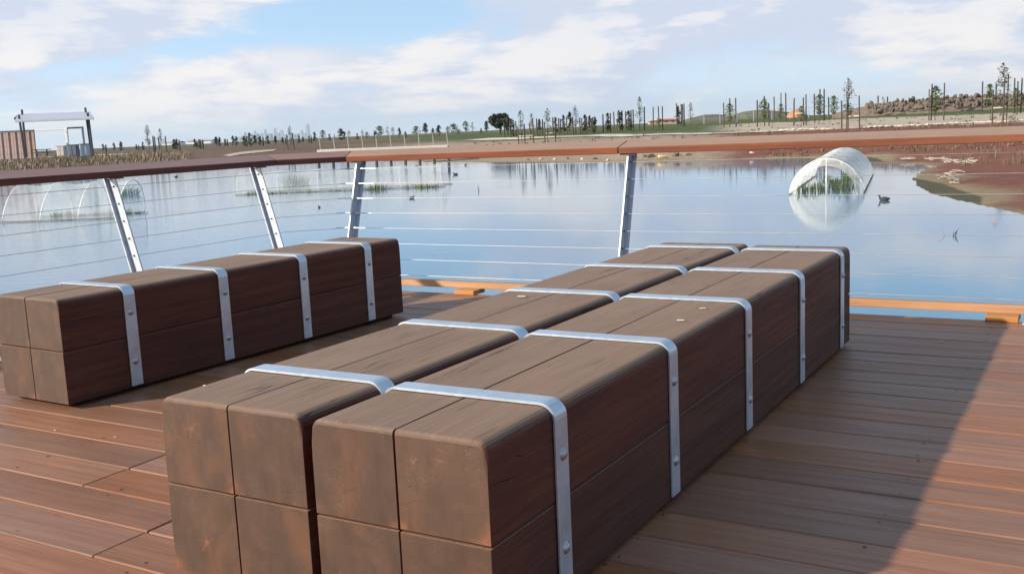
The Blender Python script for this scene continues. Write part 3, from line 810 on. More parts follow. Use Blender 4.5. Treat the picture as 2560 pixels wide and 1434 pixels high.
sapling('tallest leafy sapling in the middle of the far shore', 1600, 247, 327, 'wispy', [(1585, 275), (1612, 270)])
sapling('three bare dark stakes round a low shrub right of the tallest sapling', 1647, 295, 326, 'bushy', [(1635, 270), (1647, 268), (1657, 269)])
sapling('square dark shrub boxed in by stakes left of the tallest sapling', 1548, 280, 330, 'dark', [(1536, 281), (1548, 284), (1556, 279)], bushscale=1.3)
sapling('thin shrub with stakes in front of the grass strip', 1520, 286, 331, 'dark', [(1508, 287), (1526, 285)])
sapling('thin staked shrub close left of the tallest sapling', 1572, 281, 329, 'dark', [(1565, 280), (1578, 278)])
sapling('slender sapling with feathery top between the path and pond', 1440, 266, 336, 'wispy', [(1432, 294), (1450, 296)])
sapling('feathery sapling beside two black stakes near the sandy bank', 1370, 276, 357, 'wispy', [(1363, 307), (1389, 304)])
sapling('leafy sapling with three stakes right of the round tree', 1305, 281, 360, 'wispy', [(1297, 318), (1312, 312), (1333, 300)])
sapling('loose sapling between staked ones right of the round tree', 1331, 287, 350, 'wispy', [(1326, 310)])
for i, (x, a, b) in enumerate([(1390, 296, 335), (1410, 291, 334), (1425, 283, 334), (1463, 290, 333), (1475, 292, 333), (1487, 293, 333), (1350, 300, 338), (1270, 292, 342), (1284, 300, 343)]):
    sapling(f'{ordn(i)} of the small dark shrubs scattered behind the sandy bank', x, a, b, 'dark', [(x - 8, b - 36)] if i % 2 else [(x - 7, b - 40), (x + 7, b - 38)])
# long row of small dark trees behind the boardwalk
row = [788, 807, 821, 835, 856, 863, 875, 890, 906, 921, 938, 953, 971, 979, 999, 1012, 1044, 1067, 1084, 1100, 1121, 1136, 1145, 1165, 1184, 1201, 1215]
for i, x in enumerate(row):
    hy = 323.6 - (x - 1280) * .0454; b = hy + 7.5 + R.uniform(-1, 1.5)
    sapling(f'small dark tree, {ordn(i)} from the left in the row behind the boardwalk', x + R.uniform(-3.5, 3.5), b - R.uniform(13, 31), b, R.choice(['dark', 'dark', 'bushy', 'wispy']), group='row of young trees behind the boardwalk', dmax=190, bushscale=R.uniform(1.3, 2.0))
# left shore
sapling('tallest wispy sapling on the left shore', 373, 313, 381, 'wispy', [(384, 342), (388, 344)])
sapling('wispy sapling with two stakes right of the tallest one on the left shore', 405, 325, 381, 'wispy', [(399, 345), (417, 343)])
sapling('thin tall sapling standing among the trees in front of the city', 727, 318, 374, 'wispy', [(720, 338), (734, 335)])
for i, (x, a, b) in enumerate([(341, 356, 371), (358, 351, 371), (437, 350, 375), (444, 349, 376), (488, 349, 373), (494, 356, 373), (502, 349, 373), (285, 352, 373), (302, 350, 373), (258, 356, 375), (542, 342, 366), (549, 343, 366), (563, 346, 365), (583, 341, 365), (591, 342, 365), (613, 341, 367), (626, 335, 368), (638, 340, 366), (652, 342, 365), (670, 341, 363), (689, 341, 362), (708, 344, 362), (748, 340, 360), (758, 343, 359), (774, 341, 358)]):
    sapling(f'small dark tree, {ordn(i)} along the left shore', x, a, b, 'dark', [(x + 6, a + 2)] if i % 3 == 0 else (), group='small trees along the left shore', dmax=170, bushscale=R.uniform(1.2, 1.7))

# big round tree
def round_tree():
    p = ground_hit(1250, 336, 260); mpp = p.y / FPX; root = tag(empty('round_tree', p), 'large round-crowned dark tree rising above the far shore', 'tree')
    mb = MB(); h = 54 * mpp
    mb.tube([(0, 0, -.2), (.1, 0, h * .25), (0, 0, h * .55)], [.28, .22, .14], 7)
    for a in range(6): mb.tube([(.05, 0, h * .25), (math.cos(a) * h * .25, math.sin(a) * h * .25, h * .62)], [.13, .04], 5)
    mb.build('trunk', M_BARK, root)
    rr = random.Random(3); v = []; f = []
    cl = []
    for i in range(46):
        a = rr.uniform(0, 6.28); q = math.acos(rr.uniform(-.75, 1)); r_ = rr.uniform(.55, 1)
        cl.append(Vector((math.cos(a) * math.sin(q) * .46 * r_, math.sin(a) * math.sin(q) * .46 * r_,   .58 + .38 * math.cos(q) * r_)) * h)
    for c in cl:
        for _ in range(70):
            e = c + Vector((rr.gauss(0, 1), rr.gauss(0, 1), rr.gauss(0, .7))) * h * .05
            d = Vector((rr.gauss(0, 1), rr.gauss(0, 1), rr.gauss(0, 1))).normalized(); u = d.orthogonal().normalized(); l = rr.uniform(.1, .24); k = len(v)
            v += [e - d * l, e + u * l * .5, e + d * l, e - u * l * .5]; f.append((k, k + 1, k + 2, k + 3))
    mesh('crown', v, f, M_LEAFD, root)
round_tree()

# ------------------------------------------------------------------ path, edging, boulders, mound
M_PATH = simple('pale_path', (.52, .47, .39), .9, scale=2.)
def ribbon(name, pxs, width, lift, mat):
    pts = [ground_hit(x, y) for x, y in pxs]; dense = []
    for a, b in zip(pts[:-1], pts[1:]):
        for i in range(8): dense.append(a.lerp(b, i / 8))
    dense.append(pts[-1]); v = []; f = []
    for i, p in enumerate(dense):
        d = (dense[min(i + 1, len(dense) - 1)] - dense[max(i - 1, 0)]); d.z = 0; d.normalize(); nn = Vector((-d.y, d.x, 0))
        for s in (-.5, 0, .5):
            q = p + nn * width * s; v.append((q.x, q.y, gz(q.x, q.y) + lift))
    for i in range(len(dense) - 1):
        for s in (0, 1): f.append((i * 3 + s, i * 3 + s + 1, (i + 1) * 3 + s + 1, (i + 1) * 3 + s))
    o = mesh(name, v, f, mat); bm = bmesh.new(); bm.from_mesh(o.data); bmesh.ops.recalc_face_normals(bm, faces=bm.faces)
    if bm.faces[0].normal.z < 0: bmesh.ops.reverse_faces(bm, faces=bm.faces)
    bm.to_mesh(o.data); bm.free(); return tag(o, kind='structure')
ribbon('gravel_path', [(1180, 350), (1290, 346.5), (1400, 343), (1550, 340), (1680, 337.5), (1800, 334.5), (1900, 331), (1960, 328)], 2.6, .05, M_PATH)
ribbon('sandy_track', [(566, 391), (600, 385), (640, 380), (690, 376)], 1.8, .05, simple('sandy_soil', (.36, .29, .23), .95))
def rock_mesh(seed, mat):
    rr = random.Random(seed); bm = bmesh.new(); bmesh.ops.create_icosphere(bm, subdivisions=2, radius=.5)
    pl = [(Vector((rr.gauss(0, 1), rr.gauss(0, 1), rr.gauss(0, 1))).normalized(), rr.uniform(.26, .42)) for _ in range(9)]
    for v in bm.verts:
        for nn, d in pl:
            e = v.co.dot(nn) - d
            if e > 0: v.co -= nn * e
    me = bpy.data.meshes.new('rock'); bm.to_mesh(me); bm.free(); me.materials.append(mat); return me
M_ROCK = simple('basalt_rock', (.125, .098, .082), .95, var=.5, scale=3., bump=.6)
M_ROCKY = simple('yellow_rock', (.52, .42, .22), .9, var=.3, scale=3., bump=.5)
M_LIME = simple('pale_edging_stone', (.60, .53, .45), .9, var=.2, scale=3., bump=.4)
ROCKS = [rock_mesh(s, M_ROCK) for s in range(6)]; ROCKL = [rock_mesh(s + 20, M_LIME) for s in range(4)]; ROCKY = rock_mesh(40, M_ROCKY)
# rock mound on the right: individual boulders heaped on the rise
mpx = [(2180, 258), (2230, 250), (2280, 246), (2330, 242), (2380, 239), (2430, 236), (2480, 236), (2540, 234)]
k = 0
for row_, (dy, off) in enumerate(((0, 0), (9, 11), (18, 4))):
    for i in range(39):
        x = 2170 + off + i * 10.4 + R.uniform(-4, 4)
        if x > 2566: continue
        ytop = np.interp(x, [a for a, b in mpx], [b for a, b in mpx]) + dy + R.uniform(-3, 3)
        Y = 118 - row_ * 2.2 + R.uniform(-1, 1); p = at(x, ytop + 5, Y)
        s = R.uniform(.32, .8)
        o = inst('boulder', R.choice(ROCKS), None, p, (R.uniform(0, 6), R.uniform(0, 6), R.uniform(0, 6)), (s * 1.1, s, s * .8))
        tag(o, f'brown boulder, {ordn(i)} from the left in the {("top", "middle", "lowest")[row_]} row of the rock mound', 'boulder', 'boulders of the rock mound')
# earth core of the mound
v = []; f = []
xs_ = list(range(2080, 2720, 16))
for i, x in enumerate(xs_):
    yt = np.interp(x, [2080, 2130, 2180] + [a for a, b in mpx[1:]] + [2700], [285, 272, 262] + [b + 4 for a, b in mpx[1:]] + [232])
    top = at(x, yt, 120); fr = at(x, 290, 114); bk = at(x, 290, 130)
    v += [(fr.x, fr.y, min(gz(fr.x, fr.y), top.z) - .2), tuple(top), (bk.x, bk.y, min(gz(bk.x, bk.y), top.z) - .3)]
for i in range(len(xs_) - 1):
    for s in (0, 1): f.append((i * 3 + s, (i + 1) * 3 + s, (i + 1) * 3 + s + 1, i * 3 + s + 1))
tag(mesh('earth_mound', v, f, simple('mound_earth', (.20, .15, .11), .95, var=.35, scale=1.5, bump=.6)), kind='structure')
# pale edging stones along the gravel field
edge = []
for x0, y0, x1, y1, n in ((1948, 327, 2082, 324, 9), (2150, 321.5, 2560, 303.5, 26)):
    for i in range(n):
        t = (i + .5) / n; edge.append((x0 + (x1 - x0) * t, y0 + (y1 - y0) * t, (x1 - x0) / n))
for i, (x, y, wpx) in enumerate(edge):
    p = ground_hit(x, y); mpp = p.y / FPX; a = ground_hit(x - 4, y + .15); b = ground_hit(x + 4, y - .15)
    o = inst('edging_stone', R.choice(ROCKL), None, p + Vector((0, 0, .05)), (0, R.uniform(-.1, .1), math.atan2((b - a).y, (b - a).x) * .3 + R.uniform(-.2, .2)), (wpx * mpp * R.uniform(1.0, 1.5), .3, R.uniform(.13, .2)))
    tag(o, f'pale edging stone, {ordn(i)} from the left along the gravel field', 'stone', 'pale edging stones of the gravel field')
# stones at the waterline
for i, (x, y, s, kind) in enumerate([(1655, 396, .62, 'y'), (1628, 394, .55, 'r'), (1612, 393, .4, 'r'), (1690, 392, .6, 'r'), (1590, 396, .35, 'l'), (1520, 402, .3, 'l'), (1488, 398, .35, 'r'), (1455, 399, .28, 'l'), (1420, 398, .33, 'r'), (1388, 400, .3, 'l'), (1352, 399, .36, 'l'), (1320, 401, .3, 'r'), (1722, 390, .4, 'r'), (1880, 385, .3, 'l'), (2105, 378, .28, 'l'), (2230, 366, .3, 'l')]):
    p = ground_hit(x, y); me = {'y': ROCKY, 'r': R.choice(ROCKS), 'l': R.choice(ROCKL)}[kind]
    o = inst('shore_stone', me, None, p + Vector((0, 0, s * .08)), (R.uniform(-.3, .3), R.uniform(-.3, .3), R.uniform(0, 6)), (s * .8, s * .6, s * .5))
    lab = 'yellowish pale boulder at the waterline right of the middle railing post' if kind == 'y' else f'{"dark brown" if kind == "r" else "pale"} stone on the far bank, number {ordn(i)} round the pond edge'
    tag(o, lab.replace('number ', ''), 'stone', None if kind == 'y' else 'stones on the far bank')
# crumpled pale netting scraps lying on the mulch bank at the right
M_NETW = simple('pale_scrap', (.40, .35, .31), .8, scale=20)
def scrap(label, pxs, wd):
    pts = []
    for a, b in pxs:
        p, q = ground_hit(*a), ground_hit(*b)
        for i in range(14):
            c = p.lerp(q, i / 13); c.x += R.gauss(0, .09); c.y += R.gauss(0, .22); c.z = gz(c.x, c.y) + abs(R.gauss(0, .05)) + .01; pts.append(c)
    mb = MB(); mb.tube(pts, [wd * R.uniform(.15, 1.) for _ in pts], 4)
    tag(mb.build('netting_scrap', M_NETW), label, 'netting')
scrap('crumpled pale netting lying on the brown bank right of the dome', [((2305, 402), (2350, 400)), ((2340, 401), (2385, 410)), ((2365, 398), (2410, 413)), ((2385, 408), (2428, 402)), ((2395, 403), (2425, 410))], .016)
scrap('second pale netting scrap lower down the brown bank by the water', [((2345, 447), (2395, 440)), ((2350, 452), (2400, 455)), ((2370, 437), (2410, 432)), ((2380, 462), (2408, 458))], .014)
scrap('short pale strip on the shore just right of the dome', [((2256, 401), (2284, 400))], .018)

# reeds on the near right shore and the left bank
def blades(n, rx, ry, h, seed, lean=.35, wd=.012):
    rr = random.Random(seed); v = []; f = []
    for _ in range(n):
        a = rr.uniform(0, 6.28); q = math.sqrt(rr.random()); b = Vector((math.cos(a) * rx * q, math.sin(a) * ry * q, 0))
        d = Vector((math.cos(a) * q + rr.gauss(0, .4), math.sin(a) * q + rr.gauss(0, .4), 0)) * lean; hh = h * rr.uniform(.5, 1.1)
        s = Vector((-d.y, d.x, 0)); s = s.normalized() * wd if s.length > 1e-4 else Vector((wd, 0, 0))
        m_ = b + d * hh * .4 + Vector((0, 0, hh * .6)); t_ = b + d * hh * 1.1 + Vector((0, 0, hh)); k = len(v)
        v += [b - s, b + s, m_ - s * .8, m_ + s * .8, t_]; f += [(k, k + 1, k + 3, k + 2), (k + 2, k + 3, k + 4)]
    return v, f
def reed(label, px, py, rx, ry, h, n, mat=None, wd=.012, lean=.35):
    p = on_level(px, py, WATER_Z)
    o = mesh('reed_clump', *blades(n, rx, ry, h, int(px), lean, wd), mat or M_REED); o.location = p - Vector((0, 0, .03))
    tag(o, label, 'reeds', 'reed clumps standing in the pond')
reed('spreading green reed clump in open water behind the left railing post', 312, 487, .55, .3, .40, 110, wd=.016, lean=.9)
reed('dense green reed clump behind the long netting tunnel near the corner post', 740, 459, .5, .35, .42, 130, wd=.018, lean=.7)
reed('low reeds at the waterline of the long tunnel right of the corner post', 935, 474, .38, .15, .25, 60, wd=.016, lean=.5)
reed('low reeds at the right tip of the long tunnel', 1068, 469, .42, .12, .17, 60, wd=.016, lean=.6)
reed('bent dry stems poking from the water at lower right', 2378, 588, .08, .05, .14, 4, M_DRY, .008, .6)
reed('single dark stem standing in the pond in front of the far bank', 1197, 477, .02, .02, .22, 2, M_DRY, .01, .1)
reed('sparse twigs in the water by the right shore', 2482, 560, .08, .06, .11, 4, M_DRY, .008, .5)
# sedges planted on the left bank: nobody could count them
def sedge_bank():
    v = []; f = []; rr = random.Random(5)
    for i in range(900):
        x = rr.uniform(-60, 470); y = np.interp(x, [-60, 0, 240, 470], [404, 401, 393, 384]) + rr.uniform(0, 26)
        p = ground_hit(x, y)
        a, b = blades(7, .18, .18, rr.uniform(.3, .7), i, .5, .03)
        k = len(v); v += [(q[0] + p.x, q[1] + p.y, q[2] + p.z) for q in a]; f += [tuple(j + k for j in g) for g in b]
    o = mesh('dry_sedges', v, f, M_DRY); tag(o, 'dry brown sedges covering the bank below the shelter', 'grass', kind='stuff')
sedge_bank()
def low_growth():
    v = []; f = []; rr = random.Random(9)
    for i in range(700):
        x = rr.uniform(1150, 2560); y = (323.6 - (x - 1280) * .0454) + rr.uniform(12, 105)
        p = ground_hit(x, y)
        if p.y > 110 or (x < 1900 and y > 372): continue
        a, b = blades(6, .15, .15, rr.uniform(.07, .22), i, .7, .012 + p.y * .0002)
        k = len(v); v += [(q[0] + p.x, q[1] + p.y, q[2] + p.z) for q in a]; f += [tuple(j + k for j in g) for g in b]
    for i in range(30):                                  # taller weeds at the right end of the mulch bank
        x = rr.uniform(2380, 2560); p = ground_hit(x, rr.uniform(352, 420))
        a, b = blades(7, .2, .2, rr.uniform(.15, .35), i, .4, .010)
        k = len(v); v += [(q[0] + p.x, q[1] + p.y, q[2] + p.z) for q in a]; f += [tuple(j + k for j in g) for g in b]
    tag(mesh('low_weeds', v, f, foliage('weed_leaves', (.085, .07, .04), (.19, .16, .09))), 'scattered low weeds on the mulch and sand of the far banks', 'weeds', kind='stuff')
low_growth()

# ------------------------------------------------------------------ netting tunnels in the pond
def net_material(name, alpha, col=(.86, .88, .86)):
    m, k, b = newmat(name)
    b.inputs['Base Color'].default_value = (*col, 1); b.inputs['Roughness'].default_value = .6
    tcn = k.n('ShaderNodeTexCoord'); ns = k.noise(tcn.outputs['Object'], 3.0, 4)
    lw = k.n('ShaderNodeLayerWeight'); lw.inputs[0].default_value = .35
    tr = k.n('ShaderNodeBsdfTransparent'); tl = k.n('ShaderNodeBsdfTranslucent'); tl.inputs[0].default_value = (*col, 1)
    m1 = k.n('ShaderNodeMixShader'); m1.inputs[0].default_value = .45; k.link(b.outputs[0], m1.inputs[1]); k.link(tl.outputs[0], m1.inputs[2])
    m2 = k.n('ShaderNodeMixShader')
    # woven mesh covers more when seen at a slant
    k.link(k.math('ADD', k.math('MULTIPLY', k.rng(ns, .3, .7, alpha * .7, alpha * 1.25), 1.0), k.math('MULTIPLY', lw.outputs['Facing'], alpha * .9), clamp=True), m2.inputs[0])
    k.link(tr.outputs[0], m2.inputs[1]); k.link(m1.outputs[0], m2.inputs[2])
    out = k.t.nodes['Material Output']; k.link(m2.outputs[0], out.inputs[0]); return m
M_PIPE = simple('white_hoop_pipe', (.78, .78, .74), .45, var=.08)
M_BATTEN = simple('wet_batten', (.16, .15, .09), .8)
def tunnel(label, c0, axis, length, width, height, hoops, alpha, pole=True, pipe=.013, open_end=False, skew=0., ridge=True):
    axis = Vector((axis[0], axis[1], 0)).normalized(); ang = math.atan2(axis.y, axis.x)
    root = tag(empty('netting_tunnel', (c0[0], c0[1], WATER_Z), ang), label, 'netting tunnel', 'white netting tunnels standing in the pond')
    def arch(x, j, r=1.):
        a = math.pi * j; return Vector((x, math.cos(a) * width / 2 * r, .01 + math.sin(a) ** 1.12 * height * r))
    xs = [length * i / (hoops - 1) for i in range(hoops)]
    for x in xs:
        mb = MB(); mb.tube([arch(x + skew * math.sin(math.pi * j / 16), j / 16) for j in range(17)], pipe, 6); mb.build('hoop', M_PIPE, root, True)
    if ridge: mb = MB(); mb.tube([(0 + skew, 0, height + .01), (length + skew, 0, height + .01)], pipe * .8, 6); mb.build('ridge_pipe', M_PIPE, root, True)
    if pole: mb = MB(); mb.tube([(0.02, 0, -.2), (.02 + skew, 0, height)], pipe * 1.3, 6); mb.build('end_pole', M_PIPE, root, True)
    for s in (-1, 1):
        o = mesh('batten', *chamfer_box(length + .2, .025, .02, .004), M_BATTEN, root); o.location = (length / 2, s * width / 2, .02)
    v = []; f = []; nx = (hoops - 1) * 6; ny = 18
    for i in range(nx + 1):
        x = length * i / nx; ph = (i % 6) / 6; sag = math.sin(math.pi * ph)
        for j in range(ny + 1):
            q = arch(x + skew * math.sin(math.pi * j / ny), j / ny, 1.012 - .07 * sag * (1 if 2 < j < ny - 2 else .3)); q.z += R.uniform(-.006, .006); q.y += R.uniform(-.006, .006); v.append(q)
    for i in range(nx):
        for j in range(ny): f.append((i * (ny + 1) + j, i * (ny + 1) + j + 1, (i + 1) * (ny + 1) + j + 1, (i + 1) * (ny + 1) + j))
    mat = net_material('white_netting', alpha)
    mesh('net_cover', v, f, mat, root, True)
    if open_end:                                          # gathered end curtains hanging to both sides
        for s in (1, -1):
            v = []; f = []
            for i in range(9):
                for j in range(9):
                    a = math.pi * (.5 - s * .5 * j / 8 * .98); o = Vector((0, math.cos(a) * width / 2, math.sin(a) ** 1.12 * height))
                    inn = Vector((-.10, o.y * .80, o.z * .80)); q = o.lerp(inn, i / 8); q.x += .03 * math.sin(j * 2.2 + i) ; v.append(q + Vector((-.02, 0, .01)))
            for i in range(8):
                for j in range(8): f.append((i * 9 + j, i * 9 + j + 1, (i + 1) * 9 + j + 1, (i + 1) * 9 + j))
            mesh('end_curtain', v, f, mat, root, True)
    return root
tunnel('domed white netting tunnel at the right, seen end-on with reeds inside', (7.15, 22.95), (.36, .93), 7.4, 1.6, .78, 6, .44, open_end=True, pipe=.010)
tunnel('faint netting tunnel in the water behind the left railing', (-12.7, 26.6), (1, -.10), 3.0, 1.6, .90, 4, .28, pole=False, pipe=.014, skew=.15, ridge=False)
tunnel('long low netting tunnel in open water behind the corner post', (-8.9, 34.9), (.985, -.10), 6.9, 1.5, .72, 6, .24, pole=False, pipe=.006, skew=-.12, ridge=False)
def inner_plants(label, c, ax, length, width, h, n, seed):
    v, f = [], []; rr = random.Random(seed)
    axv = Vector((ax[0], ax[1], 0)).normalized(); nv = Vector((-axv.y, axv.x, 0))
    for i in range(n):
        p = Vector((c[0], c[1], WATER_Z - .02)) + axv * rr.uniform(0, length) + nv * rr.uniform(-width, width) / 2
        a, b = blades(14, .16, .16, h * rr.uniform(.3, 1.1), seed + i, .6, .010); k = len(v)
        v += [(q[0] + p.x, q[1] + p.y, q[2] + p.z) for q in a]; f += [tuple(j + k for j in g) for g in b]
    tag(mesh('planted_reeds', v, f, M_REED), label, 'reeds', kind='stuff')
inner_plants('green reeds planted under the domed netting tunnel', (7.2, 23.1), (.36, .93), 7.0, 1.2, .24, 40, 11)
inner_plants('sparse reeds along the front of the long netting tunnel', (-8.7, 34.3), (.985, -.10), 6.0, .2, .16, 34, 12)
inner_plants('thin reeds behind the faint left netting tunnel', (-12.5, 27.4), (1, -.10), 2.8, .2, .22, 16, 13)

# ------------------------------------------------------------------ water birds
M_BIRD = simple('bird_feathers', (.035, .03, .028), .7)
def bird(label, px, py, s=1., rz=0., upright=False):
    p = on_level(px, py, WATER_Z); s *= .5
    if upright: path = [(-.10, .05, .004), (-.05, .08, .05), (.0, .14, .07), (.03, .24, .055), (.04, .32, .03), (.05, .37, .034), (.08, .385, .022), (.12, .375, .005)]
    else: path = [(-.26, .09, .006), (-.2, .07, .05), (-.08, .05, .10), (.05, .05, .10), (.13, .08, .06), (.155, .14, .035), (.16, .19, .036), (.18, .215, .034), (.215, .205, .018), (.25, .195, .006)]
    mb = MB(); mb.tube([(x * s, 0, z * s) for x, z, r_ in path], [r_ * s for x, z, r_ in path], 9)
    o = mb.build('water_bird', M_BIRD, None, True); o.location = p; o.rotation_euler.z = rz
    tag(o, label, 'bird', 'dark water birds on the pond')
bird('dark duck swimming in the open water right of the corner post', 1138, 437, 1., 3.0)
bird('dark duck close under the railing, furthest of the middle ducks', 1164, 414, 1., 1.2)
bird('small dark duck between the long tunnel and the corner post reflections', 1030, 496, .7, .4)
bird('tiny dark bird just below the handrail left of the middle ducks', 1042, 416, .8, .2)
bird('dark bird on the water behind the left rail between two posts', 441, 443, 1., 1.)
bird('pale-looking bird skimming low right of the short rail post', 798, 519, .6, 2.)
bird('dark duck on the pond right of the domed tunnel', 2209, 501, 1.0, 2.6)

# ------------------------------------------------------------------ boardwalk across the inlet
M_BW = simple('bleached_boards', (.70, .62, .53), .8, var=.12); M_BWP = simple('grey_rail_posts', (.34, .31, .28), .8)
def boardwalk():
    a, b = at(792, 376, 62), at(1119, 364.5, 62); d = b - a; L = d.length; ang = math.atan2(d.y, d.x)
    root = tag(empty('boardwalk', a, ang), 'low pale boardwalk with thin railing crossing the inlet', 'boardwalk')
    sl = math.atan2(d.z, math.hypot(d.x, d.y))
    n = 44
    for i in range(n):
        t = (i + .5) / n
        o = mesh('deck_board', *chamfer_box(L / n - .012, 1.8, .05, .006), M_BW, root); o.location = (L * t, .9, d.z * t)
    for y in (.04, 1.76):
        o = mesh('edge_beam', *chamfer_box(L, .08, .12, .01), M_BW, root); o.location = (L / 2, y, d.z / 2 - .09); o.rotation_euler.y = -sl
    for i in range(10):
        t = i / 9
        o = mesh('rail_post', *chamfer_box(.05, .05, .8, .01), M_BWP, root); o.location = (L * t - .1, 1.72, d.z * t + .4); o.rotation_euler.y = -.06
        mb = MB(); mb.tube([(L * t, .4, d.z * t - 1.2), (L * t, .4, d.z * t - .1)], .09, 7); mb.build('pile', M_STAKE, root)
    for h in (.75, .48, .24):
        mb = MB(); mb.tube([(0, 1.72, h), (L, 1.72, d.z + h)], .004 if h < .7 else .010, 5); mb.build('rail_wire', M_BWP, root)
boardwalk()

# ------------------------------------------------------------------ shelter with raised roof on the left shore
M_STEEL = simple('dark_steel', (.035, .035, .045), .5, var=.15)
M_ROOF = simple('pale_roof_sheet', (.40, .42, .50), .5, var=.06)
M_SLAT = simple('pinkish_timber_slats', (.46, .32, .27), .75, var=.25, scale=2.)
M_WHITE = simple('white_painted_steel', (.80, .80, .80), .5, var=.05)
M_GREYB = simple('grey_metal_cabinet', (.12, .14, .17), .55, var=.2)
M_GREYL = simple('light_grey_bin', (.40, .42, .44), .55, var=.15)
def bar(name, a, b, wd, mat, parent, dp=None):
    """square bar between two points"""
    a, b = Vector(a), Vector(b); d = b - a
    o = mesh(name, *chamfer_box(wd, dp or wd, d.length, min(wd, dp or wd) * .12), mat, parent)
    o.location = (a + b) / 2 - parent.location; o.rotation_mode = 'QUATERNION'; o.rotation_quaternion = d.to_track_quat('Z', 'Y'); return o
SY = 88.
def shelter():
    base = at(140, 392, SY); root = tag(empty('shelter', base), 'open shelter with dark leaning posts and a pale raised roof on the left shore', 'shelter')
    bar('post', at(47, 287, SY), at(63, 396, SY), .15, M_STEEL, root)
    bar('post', at(54.5, 274, SY + 3), at(67, 394, SY + 3), .15, M_STEEL, root)
    bar('post', at(213, 269, SY + 3), at(229, 389, SY + 3), .15, M_STEEL, root)
    bar('post', at(219, 282, SY), at(233, 391, SY), .17, M_STEEL, root)
    a, b = at(38, 303, SY - .6), at(234, 295.5, SY - .6); c, e = at(226, 282, SY + 3.6), at(45, 288, SY + 3.6)
    lo = [q - root.location for q in (a, b, c, e)]; v = [q + Vector((0, 0, z)) for z in (0, .10) for q in lo]
    mesh('roof_panel', v, [(3, 2, 1, 0), (4, 5, 6, 7), (0, 1, 5, 4), (1, 2, 6, 5), (2, 3, 7, 6), (3, 0, 4, 7)], M_ROOF, root)
    bar('edge_beam', at(38, 304, SY - .65), at(234, 296.5, SY - .65), .16, M_GREYL, root)
    bar('edge_beam', at(38, 297, SY + 1), at(48, 289, SY + 3.4), .2, M_STEEL, root)
shelter()
def screen_wall():
    p = at(40, 396, SY + 4); root = tag(empty('screen_wall', p), 'pinkish vertical timber slat screen beside the shelter', 'screen')
    for i in range(20):
        x = -28 + i * 5.8
        top = 331.5 - x * .045; bot = 399 - x * .04
        xt = x; xb = x + 6.5
        bar('slat', at(xt, top, SY + 4 + (0.12 if i % 3 == 0 else 0)), at(xb, bot, SY + 4 + (0.12 if i % 3 == 0 else 0)), .215, M_SLAT, root)
    bar('top_rail', at(-32, 331, SY + 3.9), at(86, 326, SY + 3.9), .10, M_STEEL, root)
screen_wall()
def portal():
    p = at(190, 390, SY + 5); root = tag(empty('portal_frame', p), 'white and grey portal frame standing between screen and shelter post', 'frame')
    bar('beam', at(60, 328, SY + 5), at(166, 322.5, SY + 5), .14, M_WHITE, root)
    bar('post', at(166, 320, SY + 5), at(172, 392, SY + 5), .20, M_WHITE, root)
    bar('beam', at(168, 320.5, SY + 4.7), at(208, 318.5, SY + 4.7), .15, M_GREYB, root)
    bar('post', at(206, 318.5, SY + 4.7), at(214, 390, SY + 4.7), .15, M_GREYL, root)
portal()
def cabinet(label, name, px0, px1, yt, yb, Y, mat, cat, lid=True):
    a, b = at(px0, yb, Y), at(px1, yb, Y); t_ = at((px0 + px1) / 2, yt, Y); wd = (b - a).length; h = t_.z - a.z
    root = tag(empty(name, ((a.x + b.x) / 2, Y, a.z)), label, cat)
    o = mesh('body', *chamfer_box(wd, .7, h, .03), mat, root); o.location = (0, 0, h / 2)
    o = mesh('lid', *chamfer_box(wd + .06, .76, .06, .01), M_STEEL if lid else M_GREYL, root); o.location = (0, 0, h + .035)
    for s in (-1, 1): o = mesh('door_panel', *chamfer_box(wd * .42, .03, h * .8, .01), mat, root); o.location = (s * wd * .24, -.365, h * .5)
cabinet('dark grey cabinet between the white post and the shelter post', 'cabinet', 176, 197, 363, 391, SY + 3.6, M_GREYB, 'cabinet')
cabinet('pale patterned planter box left of the white post', 'planter_box', 147, 166, 366, 391, SY + 4, M_LIME, 'planter', False)
cabinet('light grey bin at the foot of the right shelter post', 'litter_bin', 206, 223, 361, 390, SY + 2, M_GREYL, 'bin')
def table():
    p = at(106, 391, SY + 2); root = tag(empty('picnic_table', p), 'dark picnic table between the screen and the planter', 'table')
    s = SY / FPX
    o = mesh('table_top', *chamfer_box(38 * s, .8, .07, .01), M_STEEL, root); o.location = (0, 0, 17 * s)
    for y in (-.65, .65): o = mesh('bench_seat', *chamfer_box(36 * s, .3, .05, .01), M_STEEL, root); o.location = (0, y, 9.5 * s)
    for x in (-.45, .45): bar('leg', p + Vector((x, 0, 0)), p + Vector((x, 0, 17 * s)), .09, M_STEEL, root)
table()
# stone edge below the shelter
ribbon('stone_edge', [(-60, 400), (0, 398), (120, 394), (240, 389.5), (330, 386)], .8, .07, M_PATH)

